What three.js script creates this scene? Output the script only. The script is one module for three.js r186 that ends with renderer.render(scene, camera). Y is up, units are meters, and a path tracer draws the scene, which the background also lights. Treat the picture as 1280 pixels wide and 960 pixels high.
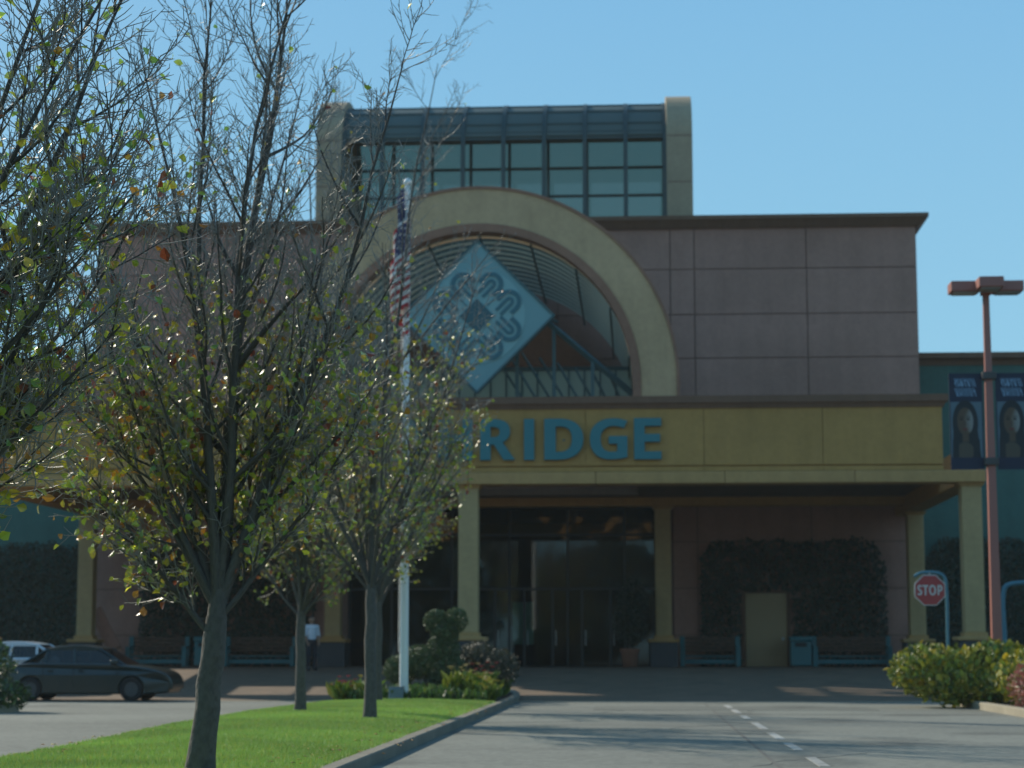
import * as THREE from 'three';
import { mergeGeometries } from 'three/addons/utils/BufferGeometryUtils.js';
import { FontLoader } from 'three/addons/loaders/FontLoader.js';
import { TextGeometry } from 'three/addons/geometries/TextGeometry.js';
import { RoundedBoxGeometry } from 'three/addons/geometries/RoundedBoxGeometry.js';
import { MarchingCubes } from 'three/addons/objects/MarchingCubes.js';

// ---------------------------------------------------------------- camera, sky, sun, exposure
const scene = new THREE.Scene();
const camera = new THREE.PerspectiveCamera(21.74, 4 / 3, 0.1, 900);
camera.rotation.order = 'YXZ';
camera.position.set(5.18, 1.35, 62);
camera.rotation.set(THREE.MathUtils.degToRad(7.565), THREE.MathUtils.degToRad(3.517), 0);
camera.focus = 13;                       // the pocket camera focused short: the building is a little soft
camera.userData.fStop = 2.8;
scene.add(camera);

const renderer = new THREE.WebGLRenderer({ antialias: true });
renderer.toneMapping = THREE.LinearToneMapping;
renderer.toneMappingExposure = 1;
renderer.shadowMap.enabled = true;

scene.fog = new THREE.FogExp2(new THREE.Color().setRGB(.86, .9, .86), .0003);   // thin haze added to lift the blacks, standing in for windscreen veil

const SUN = new THREE.Vector3(-1.2, 1, -1.02).normalize();
{
  const W = 256, H = 256, d = new Float32Array(W * H * 4);
  const stops = [[-90, .10, .13, .14], [-4, .17, .24, .27], [-0.5, .36, .66, .79], [4, .33, .65, .83], [10, .282, .58, .8], [19, .215, .49, .765], [40, .13, .34, .60], [90, .07, .22, .45]];
  for (let j = 0; j < H; j++) {
    const el = ((j + .5) / H - .5) * 180;
    let k = 0; while (k < stops.length - 2 && el > stops[k + 1][0]) k++;
    const a = stops[k], b = stops[k + 1], t = Math.min(1, Math.max(0, (el - a[0]) / (b[0] - a[0])));
    for (let i = 0; i < W; i++) {
      const az = ((i + .5) / W - .5) * 2 * Math.PI, e = el * Math.PI / 180;
      const dot = Math.cos(e) * Math.cos(az) * SUN.x + Math.sin(e) * SUN.y + Math.cos(e) * Math.sin(az) * SUN.z;
      const glow = el > -1 ? .5 * Math.pow(Math.max(0, dot), 14) : 0;
      const o = (j * W + i) * 4;
      for (let c = 0; c < 3; c++) d[o + c] = a[c + 1] + (b[c + 1] - a[c + 1]) * t + glow * [1, .95, .8][c];
      d[o + 3] = 1;
    }
  }
  const sky = new THREE.DataTexture(d, W, H, THREE.RGBAFormat, THREE.FloatType);
  sky.mapping = THREE.EquirectangularReflectionMapping; sky.magFilter = sky.minFilter = THREE.LinearFilter; sky.needsUpdate = true;
  scene.background = sky; scene.environment = sky;
}
const sun = new THREE.DirectionalLight(new THREE.Color().setRGB(1, .92, .76), 4.8);
sun.target.position.set(0, 0, 15); sun.position.copy(SUN).multiplyScalar(90).add(sun.target.position);
sun.castShadow = true; sun.shadow.mapSize.set(4096, 4096);
Object.assign(sun.shadow.camera, { left: -70, right: 70, top: 70, bottom: -70, near: 1, far: 220 });
scene.add(sun, sun.target);

// ---------------------------------------------------------------- helpers
function RNG(a) { return () => { a |= 0; a = a + 0x6D2B79F5 | 0; let t = Math.imul(a ^ a >>> 15, 1 | a); t = t + Math.imul(t ^ t >>> 7, 61 | t) ^ t; return ((t ^ t >>> 14) >>> 0) / 4294967296; }; }
const V = (x, y, z) => new THREE.Vector3(x, y, z);
const taken = {};
function numbered(n) { const k = taken[n] = (taken[n] ?? -1) + 1; return k ? `${n}_${String(k).padStart(3, '0')}` : n; }
function boxUV(g) {
  const p = g.attributes.position, n = g.attributes.normal, uv = new Float32Array(p.count * 2);
  for (let i = 0; i < p.count; i++) {
    const ax = Math.abs(n.getX(i)), ay = Math.abs(n.getY(i)), az = Math.abs(n.getZ(i));
    let u, v; if (ay > ax && ay > az) { u = p.getX(i); v = p.getZ(i); } else if (ax > az) { u = p.getZ(i); v = p.getY(i); } else { u = p.getX(i); v = p.getY(i); }
    uv[2 * i] = u; uv[2 * i + 1] = v;
  }
  g.setAttribute('uv', new THREE.BufferAttribute(uv, 2)); return g;
}
function prep(list) {
  list = (Array.isArray(list) ? list : [list]).map(g => { const h = g.index ? g.toNonIndexed() : g; for (const k of Object.keys(h.attributes)) if (!['position', 'normal', 'uv', 'color'].includes(k)) h.deleteAttribute(k); if (!h.attributes.uv) boxUV(h); return h; });
  return list.length === 1 ? list[0] : mergeGeometries(list);
}
function mesh(name, geos, m, parent = scene) {
  const o = new THREE.Mesh(prep(geos), m); o.name = parent === scene ? numbered(name) : name; parent.add(o); return o;
}
function tag(o, label, category, group) { o.userData.label = label; o.userData.category = category; if (group) o.userData.group = group; return o; }
function thing(name, label, category, [x, y, z] = [0, 0, 0], turn = 0, group) {
  const o = new THREE.Group(); o.name = numbered(name); o.position.set(x, y, z); o.rotation.y = turn; scene.add(o); return tag(o, label, category, group);
}
function part(name, parent) { const o = new THREE.Group(); o.name = name; parent.add(o); return o; }
function struct(o) { o.userData.kind = 'structure'; return o; }
function stuff(o) { o.userData.kind = 'stuff'; return o; }
const bx = (x0, x1, y0, y1, z0, z1) => boxUV(new THREE.BoxGeometry(x1 - x0, y1 - y0, z1 - z0).translate((x0 + x1) / 2, (y0 + y1) / 2, (z0 + z1) / 2));
const rbx = (x0, x1, y0, y1, z0, z1, r = .03) => boxUV(new RoundedBoxGeometry(x1 - x0, y1 - y0, z1 - z0, 2, r).translate((x0 + x1) / 2, (y0 + y1) / 2, (z0 + z1) / 2));
function bar(a, b, w, h = w) {   // a square bar from a to b
  const d = b.clone().sub(a), g = new THREE.BoxGeometry(w, h, d.length());
  const q = new THREE.Quaternion().setFromUnitVectors(V(0, 0, 1), d.clone().normalize());
  return boxUV(g.applyQuaternion(q).translate((a.x + b.x) / 2, (a.y + b.y) / 2, (a.z + b.z) / 2));
}
function frustum(x0, x1, y0, y1, z0, z1, e) {   // a box whose top stands out by e
  const g = new THREE.BoxGeometry(x1 - x0, y1 - y0, z1 - z0).translate((x0 + x1) / 2, (y0 + y1) / 2, (z0 + z1) / 2).toNonIndexed();
  const p = g.attributes.position;
  for (let i = 0; i < p.count; i++) if (p.getY(i) > (y0 + y1) / 2) { p.setX(i, p.getX(i) + Math.sign(p.getX(i) - (x0 + x1) / 2) * e); p.setZ(i, p.getZ(i) + Math.sign(p.getZ(i) - (z0 + z1) / 2) * e); }
  g.computeVertexNormals(); return boxUV(g);
}
function tube(pts, r, sides = 8, seg = 24, closed = false) { return new THREE.TubeGeometry(new THREE.CatmullRomCurve3(pts, closed), seg, r, sides, closed); }
function sheet(nx, nz, fn) {   // a grid surface, fn(u, v) -> position
  const pos = [], uv = [], idx = [];
  for (let j = 0; j <= nz; j++) for (let i = 0; i <= nx; i++) { const p = fn(i / nx, j / nz); pos.push(p.x, p.y, p.z); uv.push(p.x, p.z); }
  for (let j = 0; j < nz; j++) for (let i = 0; i < nx; i++) { const a = j * (nx + 1) + i, b = a + 1, c = a + nx + 1, d = c + 1; idx.push(a, c, b, b, c, d); }
  const g = new THREE.BufferGeometry(); g.setAttribute('position', new THREE.Float32BufferAttribute(pos, 3)); g.setAttribute('uv', new THREE.Float32BufferAttribute(uv, 2)); g.setIndex(idx); g.computeVertexNormals(); return g;
}
// tileable fractal noise
function makeNoise(seed) {
  const r = RNG(seed), T = new Float32Array(4096).map(() => r());
  const at = (x, y, n) => { const xi = Math.floor(x), yi = Math.floor(y), fx = x - xi, fy = y - yi, sx = fx * fx * (3 - 2 * fx), sy = fy * fy * (3 - 2 * fy);
    const h = (a, b) => T[((((a % n) + n) % n) * 57 + (((b % n) + n) % n) * 131 + n * 17) & 4095];
    return (h(xi, yi) * (1 - sx) + h(xi + 1, yi) * sx) * (1 - sy) + (h(xi, yi + 1) * (1 - sx) + h(xi + 1, yi + 1) * sx) * sy; };
  return (u, v, n, oct = 4) => { let s = 0, a = .5, t = 0; for (let o = 0; o < oct; o++) { s += a * at(u * n, v * n, n); t += a; a *= .55; n *= 2; } return s / t; };
}
const enc = c => { c = Math.min(1, Math.max(0, c)); return Math.round(255 * (c <= .0031308 ? 12.92 * c : 1.055 * Math.pow(c, 1 / 2.4) - .055)); };
function tex(size, tile, fn, srgb = true, H = size) {
  const d = new Uint8Array(size * H * 4);
  for (let j = 0; j < H; j++) for (let i = 0; i < size; i++) { let c = fn(i / size, j / H); if (typeof c === 'number') c = [c, c, c]; const o = (j * size + i) * 4; for (let k = 0; k < 3; k++) d[o + k] = srgb ? enc(c[k]) : Math.round(255 * Math.min(1, Math.max(0, c[k]))); d[o + 3] = 255; }
  const t = new THREE.DataTexture(d, size, H); t.wrapS = t.wrapT = THREE.RepeatWrapping; t.magFilter = THREE.LinearFilter; t.minFilter = THREE.LinearMipmapLinearFilter; t.generateMipmaps = true; t.repeat.set(1 / tile, 1 / tile);
  if (srgb) t.colorSpace = THREE.SRGBColorSpace; t.needsUpdate = true; return t;
}
const N1 = makeNoise(3), N2 = makeNoise(8), N3 = makeNoise(21);
const stuccoMap = tex(512, 7, (u, v) => { const a = N1(u, v, 4, 5), b = N2(u, v, 64, 2), s = N3(u * 4, v * .5, 8, 3); const k = .72 + .34 * a + .12 * (b - .5) + .14 * (s - .5); return [k, k * (.99 + .02 * b), k * (.98 + .03 * a)]; });
const stuccoBump = tex(256, 1.1, (u, v) => N2(u, v, 24, 4), false);
const asphaltMap = tex(1024, 9, (u, v) => { const a = N1(u, v, 3, 6), b = N3(u, v, 128, 2), p = Math.max(0, N2(u, v, 5, 3) - .56) * 2.2; const k = .66 + .42 * a + .5 * (b - .5) - p * .5; return [k, k, k * 1.01]; });
const asphaltBump = tex(512, 1.2, (u, v) => N3(u, v, 48, 3), false);
const concreteMap = tex(256, 2.5, (u, v) => { const k = .7 + .4 * N2(u, v, 6, 5); return [k, k * .99, k * .96]; });
const barkMap = tex(256, .5, (u, v) => { const k = .5 + .9 * N1(u * 2, v, 10, 5) * (.6 + .6 * N2(u, v * .2, 24, 2)); return [k, k, k]; });
const barkBump = tex(256, .5, (u, v) => N1(u * 2, v * .6, 16, 4), false);
const lawnMap = tex(512, 3, (u, v) => { const a = N1(u, v, 6, 5), b = N2(u, v, 90, 2); const k = .55 + .5 * a + .45 * (b - .5); return [k * (.9 + .35 * N3(u, v, 4, 3)), k, k * .8]; });
const soilMap = tex(256, 1.2, (u, v) => { const k = .4 + .9 * N1(u, v, 20, 4); return [k, k * .92, k * .85]; });
const paveMap = tex(512, 4, (u, v) => { const a = N1(u, v, 5, 5), b = N3(u, v, 60, 2); const row = Math.floor(v * 20), c = N2(Math.floor(u * 10 + (row % 2) * .5) / 10 * .37, row / 20 * .73, 97, 1); const k = .62 + .3 * a + .2 * (b - .5) + .28 * (c - .5); return [k * (1 + .12 * (c - .5)), k, k * .96]; });
function mat(r, g, b, rough = .85, o = {}) { const m = new THREE.MeshPhysicalMaterial({ roughness: rough, ...o }); m.color.setRGB(r, g, b); return m; }
const stucco = (r, g, b, o = {}) => mat(r, g, b, .92, { map: stuccoMap, bumpMap: stuccoBump, bumpScale: .006, ...o });
const M = {
  mauve: [stucco(.43, .225, .17), stucco(.418, .218, .165), stucco(.44, .231, .175)],
  joint: stucco(.24, .14, .108), brown: stucco(.2, .105, .065), ochre: stucco(.48, .262, .08), ochre2: stucco(.472, .257, .079),
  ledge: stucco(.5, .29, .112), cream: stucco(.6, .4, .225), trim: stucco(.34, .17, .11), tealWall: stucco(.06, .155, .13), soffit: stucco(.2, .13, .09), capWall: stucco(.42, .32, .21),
  gable: stucco(.2, .085, .045), column: stucco(.5, .345, .165), pedestal: mat(.035, .04, .045, .5, { bumpMap: stuccoBump, bumpScale: .003 }),
  asphalt: mat(.18, .183, .15, .9, { map: asphaltMap, bumpMap: asphaltBump, bumpScale: .006, vertexColors: true }),
  patch: mat(.15, .153, .125, .92, { map: asphaltMap, bumpMap: asphaltBump, bumpScale: .006 }), tar: mat(.1, .095, .08, .8, { bumpMap: asphaltBump, bumpScale: .004 }), paint: mat(.42, .41, .37, .8, { map: asphaltMap }),
  concrete: mat(.34, .3, .225, .9, { map: concreteMap, bumpMap: asphaltBump, bumpScale: .004 }), shadedConcrete: mat(.2, .18, .14, .9, { map: concreteMap, bumpMap: asphaltBump, bumpScale: .004 }), paving: mat(.17, .112, .07, .85, { map: paveMap, bumpMap: asphaltBump, bumpScale: .003 }),
  lawn: mat(.19, .3, .06, .95, { map: lawnMap }), soil: mat(.045, .032, .022, 1, { map: soilMap, bumpMap: asphaltBump, bumpScale: .03 }), earth: mat(.16, .15, .11, 1, { map: soilMap }),
  teal: mat(.03, .16, .18, .5), tealSteel: mat(.035, .09, .095, .5), finLit: mat(.5, .47, .36, .6), navyMetal: mat(.035, .06, .06, .5), roofMetal: mat(.08, .105, .092, .55),
  dark: mat(.02, .022, .022, .8), skyGlass: mat(.37, .42, .385, .05, { transmission: 1, thickness: 0, ior: 1.5 }), glass: mat(.55, .62, .6, .03, { transmission: 1, thickness: 0, ior: 1.5 }),
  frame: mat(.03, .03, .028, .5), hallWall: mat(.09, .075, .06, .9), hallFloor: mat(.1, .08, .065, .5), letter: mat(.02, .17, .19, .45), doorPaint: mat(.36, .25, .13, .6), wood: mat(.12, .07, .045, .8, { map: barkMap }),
  bark: mat(.105, .092, .078, .85, { map: barkMap, bumpMap: barkBump, bumpScale: .012 }), twig: mat(.25, .23, .2, .5),
  leaf: mat(1, 1, 1, .42, { vertexColors: true, side: THREE.DoubleSide, transmission: .62, thickness: 0, specularIntensity: .9 }),
  shrubLeaf: mat(1, 1, 1, .55, { vertexColors: true, side: THREE.DoubleSide, transmission: .45, thickness: 0 }),
  lampRed: mat(.31, .12, .095, .5), white: mat(.78, .78, .76, .45), steel: mat(.35, .36, .36, .35, { metalness: .8 }), stopBlue: mat(.05, .17, .22, .5),
  terracotta: mat(.24, .1, .06, .85, { map: concreteMap }),
};
const gy = z => { const t = Math.min(1, Math.max(0, (9 - z) / 15)); return .7 * t * t * (3 - 2 * t); };   // the ground climbs to the entrance

// ---------------------------------------------------------------- ground, road, plaza
struct(mesh('ground', sheet(2, 2, (u, v) => V(-400 + 800 * u, -.06, -400 + 560 * v)), M.earth));
const roadG = sheet(120, 110, (u, v) => V(-60 + 120 * u, 0, 8.8 + 101 * v));
{
  const p = roadG.attributes.position, c = new Float32Array(p.count * 3);
  for (let i = 0; i < p.count; i++) { const x = p.getX(i) / 60 + 5, z = p.getZ(i) / 60 + 5; const k = .82 + .36 * N2(x, z, 9, 4) ; c[3 * i] = k; c[3 * i + 1] = k; c[3 * i + 2] = k; }
  roadG.setAttribute('color', new THREE.BufferAttribute(c, 3));
}
const road = struct(mesh('road', roadG, M.asphalt));
for (const [a, b] of [[12.4, 14.7], [16, 18.6], [20, 22], [24.1, 27.2], [28.6, 31], [32.3, 34.4], [36.2, 38.2], [40.4, 42.8]]) mesh('lane_dash', bx(7.3, 7.43, 0, .006, a, b), M.paint, road);
mesh('tar_seam', bar(V(6.9, .001, 11), V(6.78, .001, 60), .05, .006), M.tar, road);
mesh('tar_seam', bar(V(2.6, .001, 19.5), V(12.6, .001, 19.2), .04, .006), M.tar, road);
{ const r = RNG(12); for (let k = 0; k < 9; k++) { const pts = []; let x = 2.8 + r() * 9, z = 13 + r() * 28, a = r() * 6.28; for (let i = 0; i < 9; i++) { pts.push(V(x, .002, z)); a += (r() - .5) * .9; x += Math.cos(a) * .45; z += Math.sin(a) * .45; } mesh('crack', tube(pts, .012, 4, 30).scale(1, .3, 1), M.tar, road); }
  mesh('darker_area', bx(4.2, 10.6, .001, .005, 13.6, 16.4), M.patch, road); }  // a slightly darker rectangle lying on the road
const plaza = struct(mesh('plaza_paving', sheet(60, 60, (u, v) => { const z = -18 + 27 * v; return V(-60 + 120 * u, gy(z) + .006, z); }), M.paving));
mesh('gutter_strip', bx(-40, 40, 0, .009, 8.95, 9.35), M.concrete, plaza);

// traffic island with lawn and bed
const islandPts = [[2.08, 62], [2.08, 40], [2.08, 12], [2.0, 7], [1.7, 5.4], [1.1, 4.9], [.2, 5.2], [-.9, 7], [-1.75, 11], [-2.2, 15.4], [-2.55, 22], [-2.5, 30], [-2.1, 39], [-1.9, 62]];
{
  const curve = new THREE.CatmullRomCurve3(islandPts.map(([x, z]) => V(x, 0, z)), true, 'catmullrom', .3), P = curve.getPoints(260);
  const shape = inset => new THREE.Shape(P.map((p, i) => { const q = P[(i + 1) % (P.length - 1)], o = P[(i - 1 + P.length - 1) % (P.length - 1)]; const t = V(q.x - o.x, 0, q.z - o.z).normalize(); return new THREE.Vector2(p.x - t.z * inset * -1, -(p.z + t.x * inset * -1)); }));
  const ring = sign => { const s = shape(0), h = shape(sign * .17); s.holes.push(new THREE.Path(h.getPoints().reverse())); return s; };
  const area = s => Math.abs(THREE.ShapeUtils.area(s.getPoints())); const sg = area(shape(.17)) < area(shape(0)) ? 1 : -1;
  const kerb = new THREE.ExtrudeGeometry(ring(sg), { depth: .15, bevelEnabled: true, bevelSize: .015, bevelThickness: .015, bevelSegments: 1 }).rotateX(-Math.PI / 2);
  { const p = kerb.attributes.position; for (let i = 0; i < p.count; i++) p.setY(i, p.getY(i) - .02 + gy(p.getZ(i))); kerb.computeVertexNormals(); }
  struct(mesh('island_kerb', boxUV(kerb), M.shadedConcrete));  // same concrete, coloured darker in place of shade on the kerb face
  const inner = shape(sg * .18).getPoints();
  const row = z => { let lo = 1e9, hi = -1e9; for (let i = 0; i < inner.length - 1; i++) { const a = inner[i], b = inner[i + 1], za = -a.y, zb = -b.y; if ((za - z) * (zb - z) <= 0 && za !== zb) { const x = a.x + (b.x - a.x) * (z - za) / (zb - za); lo = Math.min(lo, x); hi = Math.max(hi, x); } } return [lo, hi]; };
  const patch = (z0, z1, n) => sheet(16, n, (u, v) => { const z = z0 + (z1 - z0) * v, [lo, hi] = row(z); return V(lo + (hi - lo) * u, .115 + gy(z) + .05 * Math.sin(Math.PI * u), z); });
  struct(mesh('lawn', patch(15.2, 61.5, 90), M.lawn));
  struct(mesh('planting_soil', patch(5.3, 15.2, 30), M.soil));
  // grass blades
  const tuft = [], r = RNG(5);
  for (let k = 0; k < 6; k++) { const a = r() * 6.28, h = .035 + .03 * r(), b = .012 * r(), x = (r() - .5) * .05, z = (r() - .5) * .05, dx = Math.cos(a) * .005, dz = Math.sin(a) * .005; tuft.push(x - dx, 0, z - dz, x + dx, 0, z + dz, x + Math.sin(a) * b * 2, h, z + Math.cos(a) * b * 2); }
  const tg = new THREE.BufferGeometry(); tg.setAttribute('position', new THREE.Float32BufferAttribute(tuft, 3)); tg.computeVertexNormals();
  const n = 62000, gm = new THREE.InstancedMesh(tg, mat(.33, .5, .095, .7, { side: THREE.DoubleSide, transmission: .45, thickness: 0 }), n), m4 = new THREE.Matrix4(), col = new THREE.Color();
  for (let k = 0; k < n; k++) {
    const z = 15.25 + Math.pow(r(), 1.15) * 30, [lo, hi] = row(z), u = r(), x = lo + (hi - lo) * u, s = .8 + .7 * r();
    m4.makeRotationY(r() * 6.28).scale(V(1.5 * s, s, 1.5 * s)).setPosition(x, .11 + gy(z) + .05 * Math.sin(Math.PI * u), z); gm.setMatrixAt(k, m4);
    const w = .65 + .6 * N1(x / 20 + 3, z / 20, 13, 4), y = r() < .12 ? .5 : 0; col.setRGB(w * (1 + y), w, w * (1 - .3 * y)); gm.setColorAt(k, col);
  }
  gm.name = 'grass'; scene.add(stuff(gm)); tag(gm, 'short sunlit green grass on the traffic island lawn', 'grass');
}
{
  const r = RNG(71), L = { pos: [], nor: [], col: [] };
  for (let k = 0; k < 420; k++) { const z = 16 + 26 * r(), x = -2.3 + 4.6 * Math.pow(r(), .8), a = r() * 6.28, s = .03 + .02 * r(), y = (x > 1.85 ? .145 : .175) + .012 * r(), c = [[.4, .22, .06], [.3, .14, .05], [.45, .36, .08], [.2, .12, .07]][Math.floor(r() * 4)];
    const P = [[Math.cos(a), Math.sin(a)], [-Math.sin(a) * .6, Math.cos(a) * .6], [-Math.cos(a), -Math.sin(a)], [Math.sin(a) * .6, -Math.cos(a) * .6]].map(([u, v], i) => [x + u * s, y + .012 * (i % 2), z + v * s]);
    for (const i of [0, 2, 1, 0, 3, 2]) { L.pos.push(...P[i]); L.nor.push(0, 1, 0); L.col.push(...c); } }
  const g = new THREE.BufferGeometry(); g.setAttribute('position', new THREE.Float32BufferAttribute(L.pos, 3)); g.setAttribute('normal', new THREE.Float32BufferAttribute(L.nor, 3)); g.setAttribute('color', new THREE.Float32BufferAttribute(L.col, 3));
  tag(stuff(mesh('fallen_leaves', g, mat(1, 1, 1, .8, { vertexColors: true, side: THREE.DoubleSide }))), 'scattered small brown and yellow leaves fallen on the lawn', 'leaves');
}
// right-hand planted island
{
  const s = new THREE.Shape(); s.moveTo(12.95, -62); s.lineTo(12.95, -13); s.quadraticCurveTo(12.95, -10.6, 15.2, -10.4); s.lineTo(30, -10.4); s.lineTo(30, -62); s.closePath();
  const h = new THREE.Path(); h.moveTo(13.13, -61.8); h.lineTo(13.13, -13); h.quadraticCurveTo(13.13, -10.8, 15.2, -10.58); h.lineTo(29.8, -10.58); h.lineTo(29.8, -61.8); h.closePath();
  const soil = new THREE.Shape(h.getPoints(8)); s.holes.push(h);
  struct(mesh('island_kerb', boxUV(new THREE.ExtrudeGeometry(s, { depth: .16, bevelEnabled: true, bevelSize: .015, bevelThickness: .015, bevelSegments: 1, curveSegments: 10 }).rotateX(-Math.PI / 2).translate(0, -.01, 0)), M.concrete));
  struct(mesh('planting_soil', new THREE.ShapeGeometry(soil).rotateX(-Math.PI / 2).translate(0, .12, 0), M.soil));
}
// left planted island
{
  const s = new THREE.Shape(); s.absellipse(-11.6, -18.6, 3.3, 1.5, 0, Math.PI * 2); const h = new THREE.Path(); h.absellipse(-11.6, -18.6, 3.12, 1.32, 0, Math.PI * 2); s.holes.push(h);
  struct(mesh('island_kerb', boxUV(new THREE.ExtrudeGeometry(s, { depth: .15, bevelEnabled: true, bevelSize: .015, bevelThickness: .015, bevelSegments: 1, curveSegments: 24 }).rotateX(-Math.PI / 2)), M.concrete));
  const g = new THREE.Shape(); g.absellipse(-11.6, -18.6, 3.13, 1.33, 0, Math.PI * 2);
  struct(mesh('planting_soil', new THREE.ShapeGeometry(g, 24).rotateX(-Math.PI / 2).translate(0, .12, 0), M.soil));
}

// ---------------------------------------------------------------- main building
const ROWS = [.5, 1.9, 3.7, 5.5, 7.3, 9.1, 10.9, 12.69, 14.43, 16.24, 17.9];
{
  const b = thing('mall_building', 'dusty mauve panelled mall block with brown cornice behind the entrance canopy', 'building', [0, 0, -16]);
  mesh('backing_wall', [bx(-16.3, -6.05, 0, 17.95, -.6, -.07), bx(6.05, 16.3, 0, 17.95, -.6, -.07), bx(-6.05, 6.05, 6.9, 17.95, -.6, -.07)], M.joint, b);
  mesh('side_wall', bx(-16.3, -15.7, 0, 17.95, -26, -.6), M.mauve[1], b); mesh('side_wall', bx(15.7, 16.3, 0, 17.95, -26, -.6), M.mauve[0], b);
  mesh('rear_wall', bx(-16.3, 16.3, 0, 17.95, -26.5, -26), M.mauve[1], b); mesh('roof', bx(-15.69, 15.69, 16.9, 17.2, -25.99, -.61), M.dark, b);
  const wall = part('front_wall', b), cols = [-16.3, -12, -7.6, -6.65, -2.2, 2.2, 6.65, 7.6, 12, 16.3], r = RNG(4);
  for (let i = 0; i < cols.length - 1; i++) for (let j = 0; j < ROWS.length - 1; j++) {
    let [x0, x1, y0, y1] = [cols[i], cols[i + 1], ROWS[j], ROWS[j + 1]];
    if (y1 < 6 && Math.abs((x0 + x1) / 2) < 5.9) continue;
    if (Math.abs((x0 + x1) / 2) < 5.9 && y0 < 6.9) y0 = 6.95;
    if (y1 - y0 < .2) continue;
    mesh('panel', bx(x0 + .022, x1 - .022, y0 + .02, y1 - .02, -.08, 0), M.mauve[Math.floor(r() * 3)], wall);
  }
  mesh('cornice', [frustum(-16.4, 16.4, 17.86, 18.16, -26.6, .1, .3), bx(-16.75, 16.75, 18.16, 18.32, -26.95, .45)], M.brown, b);
  // glazed entrance
  const g = part('entrance_glazing', b), xs = [-6, -4.35, -2.0, .26, 2.54, 4.76, 6], ys = [.66, 3.7, 5.8, 6.9];
  for (let i = 0; i < 6; i++) for (let j = 0; j < 3; j++) mesh('pane', bx(xs[i] + .04, xs[i + 1] - .04, ys[j] + .05, ys[j + 1] - .05, -.32, -.305), M.glass, g);
  for (const x of xs) mesh('mullion', bx(x - .045, x + .045, .66, 6.88, -.38, -.24), M.frame, g);
  for (const y of [3.7, 5.8, 6.84]) mesh('transom', bx(-6, 6, y - .05, y + .05, -.37, -.25), M.frame, g);
  for (const x of [-1.45, -.3, .85, 1.95, 3.1, 4.2]) { mesh('door_stile', bx(x - .05, x + .05, .66, 3.64, -.36, -.26), M.frame, g); mesh('door_handle', bx(x + .12, x + .15, 1.5, 2.1, -.24, -.2), M.steel, g); }
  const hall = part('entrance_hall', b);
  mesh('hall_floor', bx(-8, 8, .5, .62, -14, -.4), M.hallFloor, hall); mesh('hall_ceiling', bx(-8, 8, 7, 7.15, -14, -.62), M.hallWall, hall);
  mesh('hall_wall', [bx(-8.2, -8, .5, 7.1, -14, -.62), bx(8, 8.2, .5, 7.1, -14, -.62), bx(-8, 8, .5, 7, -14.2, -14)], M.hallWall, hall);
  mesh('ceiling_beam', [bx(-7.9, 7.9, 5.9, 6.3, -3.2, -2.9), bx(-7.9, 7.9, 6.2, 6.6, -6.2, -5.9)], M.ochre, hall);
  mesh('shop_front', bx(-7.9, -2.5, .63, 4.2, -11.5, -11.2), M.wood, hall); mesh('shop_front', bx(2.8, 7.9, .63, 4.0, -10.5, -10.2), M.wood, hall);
  // service door
  const d = part('service_door', b);
  mesh('door_leaf', rbx(9.4, 10.98, .7, 3.5, .02, .08, .02), M.doorPaint, d); mesh('door_frame', [bx(9.27, 9.39, .68, 3.6, .005, .1), bx(10.99, 11.11, .68, 3.6, .005, .1), bx(9.39, 10.99, 3.51, 3.6, .005, .1)], M.brown, d); mesh('door_handle', bx(10.78, 10.86, 1.7, 1.82, .08, .14), M.steel, d);
}
for (const s of [-1, 1]) {
  const w = thing('mall_wing', s > 0 ? 'teal stucco side wing with dark cornice behind the hanging banners' : 'teal stucco side wing with dark cornice behind the leafy branches and dark sedan', 'building', [0, 0, -18]);
  const a = s > 0 ? 16.31 : -70, b = s > 0 ? 70 : -16.31;
  mesh('wall', bx(a, b, 0, 12.7, -20, 0), M.tealWall, w);
  mesh('base_course', bx(a, b, .2, 1.3, .002, .06), M.joint, w);
  mesh('cornice', [frustum(a, b, 12.6, 12.85, -20.05, .06, 0.001), bx(a, b, 12.85, 13.08, -20.2, .35)], M.brown, w);
}

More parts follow.
